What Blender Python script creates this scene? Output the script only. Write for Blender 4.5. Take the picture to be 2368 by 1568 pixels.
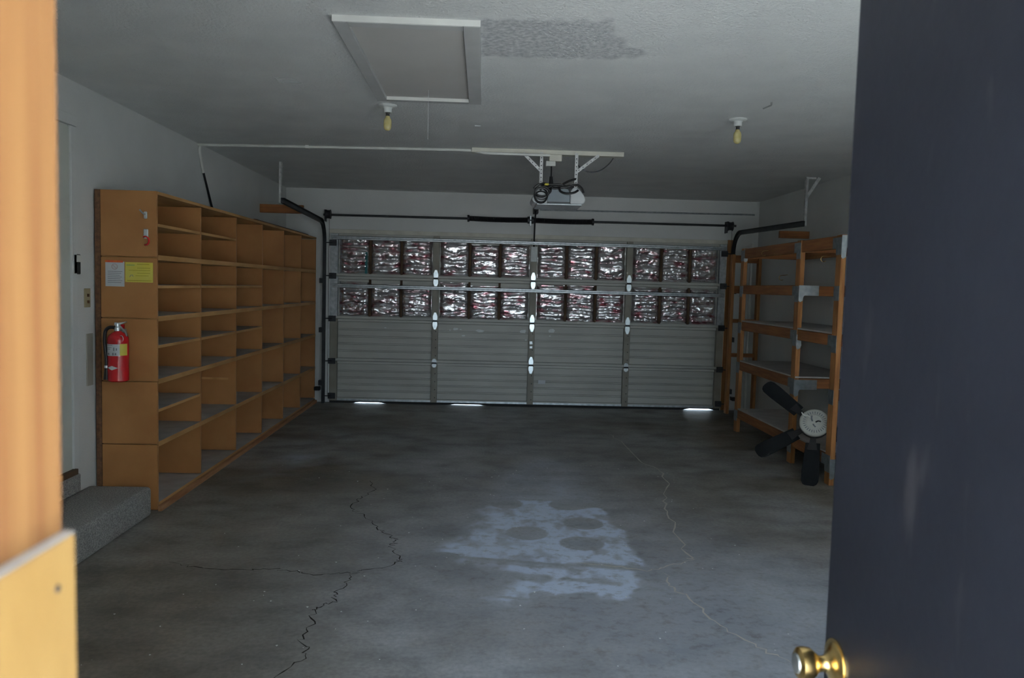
import bpy, math, random
import numpy as np
from mathutils import Vector, Matrix

random.seed(7)
scene = bpy.context.scene
for o in list(bpy.data.objects):
    bpy.data.objects.remove(o)
C = scene.collection

# ------------------------------------------------------------------ camera
cam_d = bpy.data.cameras.new('camera')
cam = bpy.data.objects.new('camera', cam_d)
C.objects.link(cam)
scene.camera = cam
cam_d.sensor_width = 36.0
cam_d.lens = 1805.88 / 2368.0 * 36.0
cam_d.clip_start = 0.03
cam_d.clip_end = 200
YAW, PITCH, ROLL, EYE = 0.03803, 0.06693, 0.02664, 1.4881
fw = Vector((math.sin(YAW) * math.cos(PITCH), math.cos(YAW) * math.cos(PITCH), -math.sin(PITCH)))
rt = Vector((math.cos(YAW), -math.sin(YAW), 0))
up = rt.cross(fw)
r2 = rt * math.cos(ROLL) + up * math.sin(ROLL)
u2 = up * math.cos(ROLL) - rt * math.sin(ROLL)
m = Matrix((r2, u2, -fw)).transposed().to_4x4()
m.translation = Vector((0, 0, EYE))
cam.matrix_world = m
cam_d.dof.use_dof = True
cam_d.dof.focus_distance = 6.0
cam_d.dof.aperture_fstop = 6.5

# ------------------------------------------------------------------ daylight
SKY, GROUND = 13.5, 11.0
world = bpy.data.worlds.new('daylight')
scene.world = world
world.use_nodes = True
wn, wl = world.node_tree.nodes, world.node_tree.links
wn.clear()
wo = wn.new('ShaderNodeOutputWorld')
bg = wn.new('ShaderNodeBackground')
tc = wn.new('ShaderNodeTexCoord')
sx = wn.new('ShaderNodeSeparateXYZ')
rp = wn.new('ShaderNodeValToRGB')
mp = wn.new('ShaderNodeMapRange')
mp.inputs['From Min'].default_value = -1
mp.inputs['From Max'].default_value = 1
wl.new(tc.outputs['Generated'], sx.inputs[0])
wl.new(sx.outputs['Z'], mp.inputs['Value'])
wl.new(mp.outputs[0], rp.inputs['Fac'])
k = GROUND / SKY
rp.color_ramp.elements[0].position = 0.47
rp.color_ramp.elements[0].color = (0.86 * k, 0.94 * k, 0.98 * k, 1)
rp.color_ramp.elements[1].position = 0.52
rp.color_ramp.elements[1].color = (0.72, 0.88, 1.0, 1)
e = rp.color_ramp.elements.new(1.0)
e.color = (0.40, 0.60, 1.0, 1)
wl.new(rp.outputs[0], bg.inputs['Color'])
bg.inputs['Strength'].default_value = SKY
wl.new(bg.outputs[0], wo.inputs['Surface'])

# sun standing behind the camera: it falls through the back wall window onto the floor behind the open door
sl = bpy.data.lights.new('sun', 'SUN')
sl.energy = 270.0
sl.angle = 0.012
sl.color = (0.93, 0.96, 1.0)
so = bpy.data.objects.new('sun', sl)
C.objects.link(so)
so.rotation_euler = Vector((0.0, 0.766, -0.643)).to_track_quat('-Z', 'Y').to_euler()

# portal: only guides the sampling of the daylight that comes through the open doorway
pl = bpy.data.lights.new('doorway_portal', 'AREA')
pl.shape = 'RECTANGLE'
pl.size, pl.size_y = 1.66, 2.38
pl.cycles.is_portal = True
po = bpy.data.objects.new('doorway_portal', pl)
C.objects.link(po)
po.location = (-0.025, -3.38, 1.20)
po.rotation_euler = (math.pi / 2, 0, 0)

pl2 = bpy.data.lights.new('window_portal', 'AREA')
pl2.shape = 'RECTANGLE'
pl2.size, pl2.size_y = 0.84, 1.19
pl2.cycles.is_portal = True
po2 = bpy.data.objects.new('window_portal', pl2)
C.objects.link(po2)
po2.location = (1.77, 0.45, 1.525)
po2.rotation_euler = (math.pi / 2, 0, 0)

vs = scene.view_settings
vs.view_transform = 'Standard'
vs.look = 'None'
vs.gamma = 1.0
vs.use_curve_mapping = False
vs.exposure = 0.42
scene.cycles.max_bounces = 10
scene.cycles.diffuse_bounces = 7
scene.cycles.glossy_bounces = 4
scene.cycles.sample_clamp_indirect = 6.0
scene.cycles.blur_glossy = 1.0
scene.cycles.use_denoising = True

# ------------------------------------------------------------------ materials
def lin(c):
    return tuple(((x / 255.0) / 12.92 if x / 255.0 <= 0.04045 else ((x / 255.0 + 0.055) / 1.055) ** 2.4) for x in c)

def M(name, col, rough=0.6, metal=0.0, col2=None, vs_=6.0, stretch=(1, 1, 1), bump=0.0, bscale=80.0,
      lo=0.35, hi=0.65, spec=0.35, bstretch=(1, 1, 1), detail=6.0, bdist=0.01):
    mt = bpy.data.materials.new(name)
    mt.use_nodes = True
    n, l = mt.node_tree.nodes, mt.node_tree.links
    p = n['Principled BSDF']
    p.inputs['Roughness'].default_value = rough
    p.inputs['Metallic'].default_value = metal
    p.inputs['Specular IOR Level'].default_value = spec
    t = n.new('ShaderNodeTexCoord')
    if col2 is None:
        col2 = tuple(x * 0.9 for x in col)
    mpn = n.new('ShaderNodeMapping')
    mpn.inputs['Scale'].default_value = stretch
    l.new(t.outputs['Object'], mpn.inputs['Vector'])
    nz = n.new('ShaderNodeTexNoise')
    nz.inputs['Scale'].default_value = vs_
    nz.inputs['Detail'].default_value = detail
    l.new(mpn.outputs[0], nz.inputs['Vector'])
    r = n.new('ShaderNodeValToRGB')
    r.color_ramp.elements[0].position = lo
    r.color_ramp.elements[0].color = (*col2, 1)
    r.color_ramp.elements[1].position = hi
    r.color_ramp.elements[1].color = (*col, 1)
    l.new(nz.outputs['Fac'], r.inputs['Fac'])
    l.new(r.outputs[0], p.inputs['Base Color'])
    if bump > 0:
        mb = n.new('ShaderNodeMapping')
        mb.inputs['Scale'].default_value = bstretch
        l.new(t.outputs['Object'], mb.inputs['Vector'])
        nb = n.new('ShaderNodeTexNoise')
        nb.inputs['Scale'].default_value = bscale
        nb.inputs['Detail'].default_value = 4
        l.new(mb.outputs[0], nb.inputs['Vector'])
        b = n.new('ShaderNodeBump')
        b.inputs['Strength'].default_value = bump
        b.inputs['Distance'].default_value = bdist
        l.new(nb.outputs['Fac'], b.inputs['Height'])
        l.new(b.outputs[0], p.inputs['Normal'])
    return mt

WHITE = M('wall_paint', (0.75, 0.755, 0.74), 0.85, col2=(0.70, 0.705, 0.69), vs_=2.0, bump=0.25, bscale=130)
CASING = M('door_white_paint', (0.66, 0.68, 0.62), 0.5, col2=(0.6, 0.62, 0.57), vs_=3)
BOARDW = M('painted_board', (0.70, 0.68, 0.60), 0.7, col2=(0.60, 0.58, 0.51), vs_=8)
FIBRE = M('shelf_particle_board', (0.36, 0.175, 0.060), 0.55, col2=(0.295, 0.133, 0.042), vs_=3.0, bump=0.05, bscale=250, detail=8)
EDGE = M('shelf_edge_band', (0.48, 0.27, 0.105), 0.6, col2=(0.37, 0.195, 0.065), vs_=9, stretch=(1, 0.3, 1))
GREYTOP = M('shelf_grey_top', (0.52, 0.50, 0.49), 0.6, col2=(0.42, 0.40, 0.39), vs_=7)
FIRY = M('fir_lumber_y', (0.29, 0.118, 0.034), 0.65, col2=(0.19, 0.068, 0.018), vs_=7, stretch=(6, 0.5, 6), bump=0.1, bscale=60, bstretch=(6, .4, 6))
FIRZ = M('fir_lumber_z', (0.38, 0.175, 0.057), 0.65, col2=(0.25, 0.10, 0.03), vs_=7, stretch=(6, 6, 0.5), bump=0.1, bscale=60, bstretch=(6, 6, .4))
FIRX = M('fir_lumber_x', (0.30, 0.118, 0.034), 0.65, col2=(0.19, 0.068, 0.018), vs_=7, stretch=(0.5, 6, 6))
PLINTHM = M('plinth_lumber', (0.42, 0.22, 0.11), 0.7, col2=(0.30, 0.13, 0.055), vs_=5, stretch=(5, 0.7, 5))
JAMB = M('rough_post_wood', (0.345, 0.178, 0.068), 0.6, col2=(0.245, 0.11, 0.042), vs_=5, stretch=(14, 14, 0.45), bump=0.08, bscale=50, bstretch=(8, 8, .4))
PLYM = M('plywood_board', (0.42, 0.265, 0.092), 0.65, col2=(0.35, 0.205, 0.066), vs_=5, stretch=(1, 4, 1.5))
NAVY = M('dark_door_paint', (0.015, 0.018, 0.027), 0.5, col2=(0.011, 0.013, 0.020), vs_=2.2, bump=0.04, bscale=40, spec=0.22)
BRASS = M('polished_brass', (0.92, 0.70, 0.32), 0.25, 1.0, col2=(0.80, 0.56, 0.22), vs_=20)
STEELD = M('dark_track_steel', (0.05, 0.055, 0.06), 0.5, 0.6, col2=(0.035, 0.035, 0.04), vs_=10)
GALV = M('galvanised_steel', (0.55, 0.58, 0.60), 0.42, 0.85, col2=(0.38, 0.41, 0.43), vs_=25)
GALVSH = M('shaded_plate_steel', (0.26, 0.29, 0.31), 0.5, 0.7, col2=(0.18, 0.20, 0.215), vs_=25)  # plate steel with shade in its colour, for the unlit rack plates
GALVB = M('bright_zinc', (0.85, 0.90, 0.92), 0.32, 0.75, col2=(0.65, 0.72, 0.76), vs_=25)
STRAPM = M('perforated_strap', (0.70, 0.71, 0.70), 0.5, 0.3, col2=(0.5, 0.5, 0.5), vs_=40)
DOORP = M('garage_door_paint', (0.52, 0.52, 0.48), 0.5, col2=(0.44, 0.435, 0.40), vs_=2.5, stretch=(0.6, 1, 2))
STILEP = M('door_stile_paint', (0.30, 0.285, 0.24), 0.55, col2=(0.23, 0.21, 0.175), vs_=5)
CHIPW = M('chipped_white', (0.75, 0.78, 0.77), 0.7, vs_=30)
DARKST = M('dark_brown_strip', (0.09, 0.05, 0.025), 0.8, col2=(0.05, 0.028, 0.015), vs_=8)
BLACKP = M('black_plastic', (0.012, 0.012, 0.014), 0.4, vs_=10)
BLACKM = M('black_blade', (0.004, 0.0045, 0.006), 0.65, col2=(0.006, 0.007, 0.009), vs_=4, spec=0.2)
RUBBER = M('rubber_seal', (0.03, 0.03, 0.03), 0.8, vs_=10)
CARPET = M('grey_carpet', (0.46, 0.45, 0.43), 0.95, col2=(0.24, 0.235, 0.23), vs_=140, lo=0.4, hi=0.6, bump=0.9, bscale=160)
WHITEP = M('white_plastic', (0.72, 0.72, 0.68), 0.4, vs_=10)
LENS = M('translucent_lens', (0.62, 0.64, 0.65), 0.35, col2=(0.56, 0.58, 0.60), vs_=6)
OPENB = M('opener_grey_blue', (0.20, 0.235, 0.26), 0.4, col2=(0.16, 0.19, 0.22), vs_=6)
RED = M('extinguisher_red', (0.42, 0.008, 0.012), 0.25, col2=(0.36, 0.006, 0.01), vs_=4, spec=0.5)
PAPER = M('white_paper', (0.62, 0.64, 0.66), 0.8, vs_=4)
YELLOW = M('yellow_paper', (0.62, 0.52, 0.06), 0.8, col2=(0.58, 0.52, 0.12), vs_=6)
INK = M('grey_ink', (0.22, 0.23, 0.25), 0.8, vs_=10)
INKD = M('dark_ink', (0.05, 0.05, 0.055), 0.8, vs_=10)
REDP = M('red_print', (0.55, 0.06, 0.03), 0.7, col2=(0.60, 0.16, 0.02), vs_=40)
PINK = M('faded_red_print', (0.52, 0.36, 0.36), 0.8, vs_=20)
GREENP = M('faded_green_print', (0.34, 0.42, 0.12), 0.8, vs_=20)
OLIVE = M('olive_print', (0.34, 0.29, 0.03), 0.8, vs_=20)
TAN = M('tan_plastic', (0.36, 0.31, 0.19), 0.5, vs_=9)
TANG = M('grey_tan', (0.42, 0.40, 0.34), 0.6, vs_=9)
TEAL = M('teal_plastic', (0.02, 0.16, 0.17), 0.5, vs_=9)
PORC = M('porcelain', (0.68, 0.70, 0.68), 0.3, vs_=10)
SCREWB = M('bulb_screw', (0.05, 0.05, 0.05), 0.4, 0.6, vs_=10)
FANW = M('fan_white', (0.60, 0.60, 0.55), 0.45, col2=(0.48, 0.48, 0.44), vs_=8)
CRACKD = M('crack_dark', (0.022, 0.018, 0.014), 0.95, vs_=10)
CRACKL = M('crack_filled', (0.58, 0.55, 0.50), 0.95, vs_=10)
CONDU = M('conduit_paint', (0.80, 0.80, 0.76), 0.5, vs_=10)
WOODT = M('dark_moulding_wood', (0.15, 0.075, 0.035), 0.6, col2=(0.08, 0.038, 0.02), vs_=10, stretch=(5, .5, 5))
HATCHM = M('hatch_panel', (0.46, 0.45, 0.43), 0.7, col2=(0.42, 0.41, 0.39), vs_=2)
HATCHF = M('hatch_frame', (0.43, 0.435, 0.43), 0.6, col2=(0.39, 0.395, 0.39), vs_=6)  # trim grey darkened to hold the shade of its undersides
TRIMLIT = M('lit_trim', (0.72, 0.72, 0.69), 0.6, vs_=6)  # paler copy for the trim faces that catch the light
DRIVE = M('driveway_concrete', (0.5, 0.48, 0.45), 0.9, vs_=5)

def bulb_glass():
    mt = M('amber_bulb_glass', (0.85, 0.78, 0.42), 0.15, col2=(0.75, 0.64, 0.28), vs_=30, spec=0.6)
    p = mt.node_tree.nodes['Principled BSDF']
    p.inputs['Transmission Weight'].default_value = 0.35
    return mt
BULB = bulb_glass()

def window_glass():
    mt = bpy.data.materials.new('window_glass')
    mt.use_nodes = True
    n, l = mt.node_tree.nodes, mt.node_tree.links
    n.clear()
    o = n.new('ShaderNodeOutputMaterial'); x = n.new('ShaderNodeMixShader')
    t = n.new('ShaderNodeBsdfTransparent'); g = n.new('ShaderNodeBsdfGlossy')
    t.inputs['Color'].default_value = (0.94, 0.96, 0.95, 1)
    g.inputs['Roughness'].default_value = 0.02
    x.inputs[0].default_value = 0.06
    l.new(t.outputs[0], x.inputs[1]); l.new(g.outputs[0], x.inputs[2]); l.new(x.outputs[0], o.inputs['Surface'])
    return mt
GLASS = window_glass()

def foil():
    mt = bpy.data.materials.new('foil_facing')
    mt.use_nodes = True
    n, l = mt.node_tree.nodes, mt.node_tree.links
    p = n['Principled BSDF']
    t = n.new('ShaderNodeTexCoord')
    oi = n.new('ShaderNodeObjectInfo')
    ad = n.new('ShaderNodeVectorMath'); ad.operation = 'ADD'
    sc = n.new('ShaderNodeVectorMath'); sc.operation = 'SCALE'
    cb = n.new('ShaderNodeCombineXYZ')
    for q in range(3):
        l.new(oi.outputs['Random'], cb.inputs[q])
    l.new(cb.outputs[0], sc.inputs[0]); sc.inputs['Scale'].default_value = 37.0
    l.new(t.outputs['Object'], ad.inputs[0]); l.new(sc.outputs[0], ad.inputs[1])
    mp_ = n.new('ShaderNodeMapping'); mp_.inputs['Scale'].default_value = (4.5, 1, 11)
    l.new(ad.outputs[0], mp_.inputs['Vector'])
    nz = n.new('ShaderNodeTexNoise'); nz.inputs['Scale'].default_value = 1.7; nz.inputs['Detail'].default_value = 5
    l.new(mp_.outputs[0], nz.inputs['Vector'])
    r = n.new('ShaderNodeValToRGB')
    r.color_ramp.elements[0].position = 0.48; r.color_ramp.elements[0].color = (0.86, 0.84, 0.85, 1)
    r.color_ramp.elements[1].position = 0.70; r.color_ramp.elements[1].color = (0.48, 0.15, 0.19, 1)
    l.new(nz.outputs['Fac'], r.inputs['Fac'])
    l.new(r.outputs[0], p.inputs['Base Color'])
    p.inputs['Metallic'].default_value = 0.85
    p.inputs['Roughness'].default_value = 0.24
    nb = n.new('ShaderNodeTexNoise'); nb.inputs['Scale'].default_value = 40; nb.inputs['Detail'].default_value = 6
    l.new(ad.outputs[0], nb.inputs['Vector'])
    b = n.new('ShaderNodeBump'); b.inputs['Strength'].default_value = 0.35; b.inputs['Distance'].default_value = 0.01
    l.new(nb.outputs['Fac'], b.inputs['Height']); l.new(b.outputs[0], p.inputs['Normal'])
    return mt
FOIL = foil()

def scuffed_navy():
    mt = NAVY
    n, l = mt.node_tree.nodes, mt.node_tree.links
    p = n['Principled BSDF']
    old = p.inputs['Base Color'].links[0].from_socket
    t = n.new('ShaderNodeTexCoord')
    mp_ = n.new('ShaderNodeMapping'); mp_.inputs['Scale'].default_value = (1, 9, 2.2)
    l.new(t.outputs['Object'], mp_.inputs['Vector'])
    nz = n.new('ShaderNodeTexNoise'); nz.inputs['Scale'].default_value = 1.6; nz.inputs['Detail'].default_value = 3
    l.new(mp_.outputs[0], nz.inputs['Vector'])
    r = n.new('ShaderNodeValToRGB')
    r.color_ramp.elements[0].position = 0.62; r.color_ramp.elements[0].color = (0, 0, 0, 1)
    r.color_ramp.elements[1].position = 0.82; r.color_ramp.elements[1].color = (0.55, 0.55, 0.55, 1)
    l.new(nz.outputs['Fac'], r.inputs['Fac'])
    mx = n.new('ShaderNodeMix'); mx.data_type = 'RGBA'
    l.new(r.outputs[0], mx.inputs['Factor'])
    l.new(old, mx.inputs[6]); mx.inputs[7].default_value = (0.09, 0.087, 0.095, 1)
    l.new(mx.outputs[2], p.inputs['Base Color'])
scuffed_navy()

def ceiling_mat():
    mt = M('textured_ceiling', (0.76, 0.765, 0.75), 0.95, col2=(0.70, 0.705, 0.695), vs_=3.0, bump=0.8, bscale=75, bdist=0.012)
    n, l = mt.node_tree.nodes, mt.node_tree.links
    p = n['Principled BSDF']
    old = p.inputs['Base Color'].links[0].from_socket
    a = n.new('ShaderNodeAttribute'); a.attribute_name = 'stain'
    t = n.new('ShaderNodeTexCoord')
    nz = n.new('ShaderNodeTexNoise'); nz.inputs['Scale'].default_value = 42; nz.inputs['Detail'].default_value = 8
    l.new(t.outputs['Object'], nz.inputs['Vector'])
    r = n.new('ShaderNodeValToRGB')
    r.color_ramp.elements[0].position = 0.36; r.color_ramp.elements[0].color = (0.35, 0.35, 0.35, 1)
    r.color_ramp.elements[1].position = 0.62; r.color_ramp.elements[1].color = (1, 1, 1, 1)
    l.new(nz.outputs['Fac'], r.inputs['Fac'])
    mu = n.new('ShaderNodeMath'); mu.operation = 'MULTIPLY'
    l.new(a.outputs['Fac'], mu.inputs[0]); l.new(r.outputs[0], mu.inputs[1])
    mx = n.new('ShaderNodeMix'); mx.data_type = 'RGBA'
    l.new(mu.outputs[0], mx.inputs['Factor']); l.new(old, mx.inputs[6])
    mx.inputs[7].default_value = (0.38, 0.39, 0.40, 1)
    l.new(mx.outputs[2], p.inputs['Base Color'])
    return mt
CEIL = ceiling_mat()

def floor_mat():
    mt = bpy.data.materials.new('stained_concrete')
    mt.use_nodes = True
    n, l = mt.node_tree.nodes, mt.node_tree.links
    p = n['Principled BSDF']
    t = n.new('ShaderNodeTexCoord')
    def noise(scale, detail, stretch=(1, 1, 1), rough=0.55):
        mp_ = n.new('ShaderNodeMapping'); mp_.inputs['Scale'].default_value = stretch
        l.new(t.outputs['Object'], mp_.inputs['Vector'])
        z = n.new('ShaderNodeTexNoise'); z.inputs['Scale'].default_value = scale; z.inputs['Detail'].default_value = detail
        z.inputs['Roughness'].default_value = rough
        l.new(mp_.outputs[0], z.inputs['Vector'])
        return z
    def ramp(src, stops):
        r = n.new('ShaderNodeValToRGB')
        while len(r.color_ramp.elements) < len(stops):
            r.color_ramp.elements.new(0.5)
        for e_, (ps, c_) in zip(r.color_ramp.elements, stops):
            e_.position = ps; e_.color = (*c_, 1)
        l.new(src, r.inputs['Fac'])
        return r
    def mix(fac, a_, b_, mode='MIX'):
        x = n.new('ShaderNodeMix'); x.data_type = 'RGBA'; x.blend_type = mode
        if isinstance(fac, float): x.inputs['Factor'].default_value = fac
        else: l.new(fac, x.inputs['Factor'])
        for s, q in ((6, a_), (7, b_)):
            if isinstance(q, tuple): x.inputs[s].default_value = (*q, 1)
            else: l.new(q, x.inputs[s])
        return x.outputs[2]
    big = ramp(noise(0.55, 4).outputs['Fac'], [(0.36, (0.22, 0.208, 0.19)), (0.52, (0.30, 0.297, 0.29)), (0.66, (0.38, 0.385, 0.395))])
    mid = ramp(noise(3.0, 7, (1, 1.4, 1)).outputs['Fac'], [(0.32, (0.58, 0.57, 0.55)), (0.5, (0.95, 0.95, 0.95)), (0.68, (1.22, 1.22, 1.24))])
    fine = ramp(noise(45, 5).outputs['Fac'], [(0.35, (0.82, 0.82, 0.82)), (0.65, (1.12, 1.12, 1.12))])
    c0 = mix(1.0, big.outputs[0], mid.outputs[0], 'MULTIPLY')
    c1 = mix(1.0, c0, fine.outputs[0], 'MULTIPLY')
    # warm dirt area and pale area with their own shapes (vertex attributes)
    aw = n.new('ShaderNodeAttribute'); aw.attribute_name = 'dirt'
    c2 = mix(aw.outputs['Fac'], c1, mix(1.0, c1, (0.62, 0.55, 0.455), 'MULTIPLY'))
    ad = n.new('ShaderNodeAttribute'); ad.attribute_name = 'dust_tone'
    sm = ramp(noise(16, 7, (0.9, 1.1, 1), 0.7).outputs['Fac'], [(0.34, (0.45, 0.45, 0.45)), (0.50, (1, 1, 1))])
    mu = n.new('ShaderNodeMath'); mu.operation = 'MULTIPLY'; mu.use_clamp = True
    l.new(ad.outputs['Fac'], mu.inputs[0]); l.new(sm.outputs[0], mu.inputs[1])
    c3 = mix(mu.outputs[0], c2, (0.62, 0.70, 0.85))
    # tiny pale specks
    vo = n.new('ShaderNodeTexVoronoi'); vo.inputs['Scale'].default_value = 9
    l.new(t.outputs['Object'], vo.inputs['Vector'])
    sp = ramp(vo.outputs['Distance'], [(0.018, (1, 1, 1)), (0.032, (0, 0, 0))])
    c4 = mix(sp.outputs[0], c3, (0.45, 0.45, 0.44))
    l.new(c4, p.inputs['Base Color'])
    rr = ramp(noise(1.3, 5).outputs['Fac'], [(0.35, (0.42, 0.42, 0.42)), (0.65, (0.62, 0.62, 0.62))])
    l.new(rr.outputs[0], p.inputs['Roughness'])
    p.inputs['Specular IOR Level'].default_value = 0.4
    b = n.new('ShaderNodeBump'); b.inputs['Strength'].default_value = 0.25; b.inputs['Distance'].default_value = 0.006
    l.new(noise(28, 6).outputs['Fac'], b.inputs['Height']); l.new(b.outputs[0], p.inputs['Normal'])
    return mt
CONC = floor_mat()

# ------------------------------------------------------------------ mesh helpers
class B:
    def __init__(s, o=(0, 0, 0)):
        s.v, s.f, s.mi, s.o = [], [], [], Vector(o)
    def add(s, vs_, fs, mi=0):
        n0 = len(s.v)
        s.v += [tuple(Vector(p) - s.o) for p in vs_]
        s.f += [tuple(i + n0 for i in f) for f in fs]
        s.mi += [mi] * len(fs)
        return s
    def box(s, x0, x1, y0, y1, z0, z1, mi=0, top=None):
        v = [(x, y, z) for z in (z0, z1) for y in (y0, y1) for x in (x0, x1)]
        s.add(v, [(0, 2, 3, 1), (4, 5, 7, 6), (0, 1, 5, 4), (2, 6, 7, 3), (0, 4, 6, 2), (1, 3, 7, 5)], mi)
        if top is not None:
            s.mi[-5] = top
        return s
    def beam(s, p, q, w, h, ref=(0, 0, 1), mi=0):
        p, q = Vector(p), Vector(q)
        d = (q - p).normalized()
        a = d.cross(Vector(ref))
        if a.length < 1e-4: a = d.cross(Vector((1, 0, 0)))
        a.normalize(); b = a.cross(d).normalized()
        a, b = a * w / 2, b * h / 2
        v = [p - a - b, p + a - b, p + a + b, p - a + b, q - a - b, q + a - b, q + a + b, q - a + b]
        return s.add(v, [(3, 2, 1, 0), (4, 5, 6, 7), (0, 1, 5, 4), (1, 2, 6, 5), (2, 3, 7, 6), (3, 0, 4, 7)], mi)
    def prism(s, poly, o, u, v, w, mi=0):
        o, u, v, w = map(Vector, (o, u, v, w))
        n = len(poly)
        lo = [o + u * a + v * b for a, b in poly]
        hi = [p + w for p in lo]
        fs = [tuple(range(n))[::-1], tuple(range(n, 2 * n))] + [(i, (i + 1) % n, n + (i + 1) % n, n + i) for i in range(n)]
        return s.add(lo + hi, fs, mi)
    def tube(s, pts, r, n=8, closed=False, mi=0):
        pts = [Vector(p) for p in pts]
        m_ = len(pts); vv = []; prev = None
        for i, p in enumerate(pts):
            a = pts[(i - 1) % m_] if (closed or i > 0) else p
            b = pts[(i + 1) % m_] if (closed or i < m_ - 1) else p
            d = (b - a)
            d = d.normalized() if d.length > 1e-9 else Vector((0, 0, 1))
            if prev is None:
                h = Vector((0, 0, 1)) if abs(d.z) < 0.9 else Vector((1, 0, 0))
                x = d.cross(h).normalized()
            else:
                x = (prev - d * prev.dot(d))
                x = x.normalized() if x.length > 1e-6 else d.orthogonal().normalized()
            prev = x
            y = d.cross(x)
            rr = r[i] if isinstance(r, (list, tuple)) else r
            vv += [p + (x * math.cos(2 * math.pi * j / n) + y * math.sin(2 * math.pi * j / n)) * rr for j in range(n)]
        fs = []
        for i in range(m_ if closed else m_ - 1):
            k_ = (i + 1) % m_
            fs += [(i * n + j, i * n + (j + 1) % n, k_ * n + (j + 1) % n, k_ * n + j) for j in range(n)]
        if not closed:
            fs += [tuple(range(n))[::-1], tuple(range((m_ - 1) * n, m_ * n))]
        return s.add(vv, fs, mi)
    def lathe(s, prof, c, axis=(0, 0, 1), n=24, mi=0):
        c, d = Vector(c), Vector(axis).normalized()
        h = Vector((0, 0, 1)) if abs(d.z) < 0.9 else Vector((1, 0, 0))
        x = d.cross(h).normalized(); y = d.cross(x)
        vv = []
        for r, z in prof:
            vv += [c + d * z + (x * math.cos(2 * math.pi * j / n) + y * math.sin(2 * math.pi * j / n)) * max(r, 1e-4) for j in range(n)]
        m_ = len(prof); fs = []
        for i in range(m_ - 1):
            fs += [(i * n + j, i * n + (j + 1) % n, (i + 1) * n + (j + 1) % n, (i + 1) * n + j) for j in range(n)]
        fs += [tuple(range(n))[::-1], tuple(range((m_ - 1) * n, m_ * n))]
        return s.add(vv, fs, mi)
    def build(s, name, mats, parent=None, smooth=False, bevel=0.0, loc=None):
        me = bpy.data.meshes.new(name)
        me.from_pydata(s.v, [], s.f)
        for mt in (mats if isinstance(mats, (list, tuple)) else [mats]):
            me.materials.append(mt)
        if any(s.mi):
            me.polygons.foreach_set('material_index', s.mi)
        me.update()
        import bmesh
        bm = bmesh.new(); bm.from_mesh(me)
        bmesh.ops.recalc_face_normals(bm, faces=bm.faces)
        bm.to_mesh(me); bm.free()
        if smooth:
            me.polygons.foreach_set('use_smooth', [True] * len(me.polygons))
            me.set_sharp_from_angle(angle=math.radians(40))
        o = bpy.data.objects.new(name, me)
        C.objects.link(o)
        o.location = s.o if loc is None else loc
        if parent is not None:
            o.parent = parent
            o.location = (Vector(o.location) - abs_loc(parent)) if loc is None else loc
        if bevel:
            md = o.modifiers.new('bevel', 'BEVEL'); md.width = bevel; md.segments = 1; md.limit_method = 'ANGLE'
        return o

def abs_loc(o):
    p = Vector(o.location)
    while o.parent is not None:
        o = o.parent; p = p + Vector(o.location)
    return p

def tag(o, label=None, cat=None, group=None, kind=None):
    if label: o['label'] = label
    if cat: o['category'] = cat
    if group: o['group'] = group
    if kind: o['kind'] = kind
    return o

def empty(name, loc, label=None, cat=None, group=None, kind=None):
    o = bpy.data.objects.new(name, None)
    C.objects.link(o); o.location = loc; o.empty_display_size = 0.1
    return tag(o, label, cat, group, kind)

def dup_mesh(o, parent, loc):
    c = o.copy(); C.objects.link(c); c.parent = parent; c.location = loc
    return c

# ------------------------------------------------------------------ setting
WL, WR, H, YB, YF = -2.43, 3.415, 2.621, 0.444, 9.71
T = 0.15

# floor with stain masks (some with an outline, some broad paler tones)
POLY = [(0.19, 5.41), (0.5, 5.39), (0.68, 5.16), (0.82, 5.17), (0.83, 4.88), (0.9, 4.73), (0.87, 4.53), (0.9, 4.3), (0.93, 4.08), (0.86, 3.97), (0.8, 3.79), (0.74, 3.66), (0.59, 3.62), (0.59, 3.72), (0.4, 3.7), (0.28, 3.58), (0.2, 3.55), (-0.02, 3.64), (0.12, 3.68), (0.21, 3.83), (0.24, 3.95), (0.08, 4.04), (-0.03, 4.15), (-0.08, 4.13), (-0.27, 4.26), (-0.21, 4.45), (-0.11, 4.49), (-0.04, 4.74), (0.08, 4.87), (0.03, 5.06), (0.06, 5.16)]
CIRC = [(0.19, 5.28, .115, .13), (0.61, 5.26, .13, .125), (0.67, 4.85, .13, .13), (0.3, 4.64, .13, .135), (0.61, 4.46, .135, .125), (-0.19, 4.21, .105, .07), (0.32, 3.67, .07, .07), (0.49, 3.66, .09, .05)]
HALO = [(0.05, 5.3), (0.22, 6.2), (0.42, 6.72), (0.86, 6.74), (0.85, 5.3)]

def poly_sd(px, py, poly):
    d = np.full(px.shape, 1e9); ins = np.zeros(px.shape, bool)
    n = len(poly)
    for i in range(n):
        ax, ay = poly[i]; bx, by = poly[(i + 1) % n]
        ex, ey = bx - ax, by - ay
        t_ = np.clip(((px - ax) * ex + (py - ay) * ey) / (ex * ex + ey * ey + 1e-12), 0, 1)
        d = np.minimum(d, np.hypot(px - ax - t_ * ex, py - ay - t_ * ey))
        cond = ((ay > py) != (by > py))
        xi = ax + (py - ay) * ex / (ey if abs(ey) > 1e-9 else 1e-9)
        ins ^= (cond & (px < xi))
    return np.where(ins, -d, d)

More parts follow.
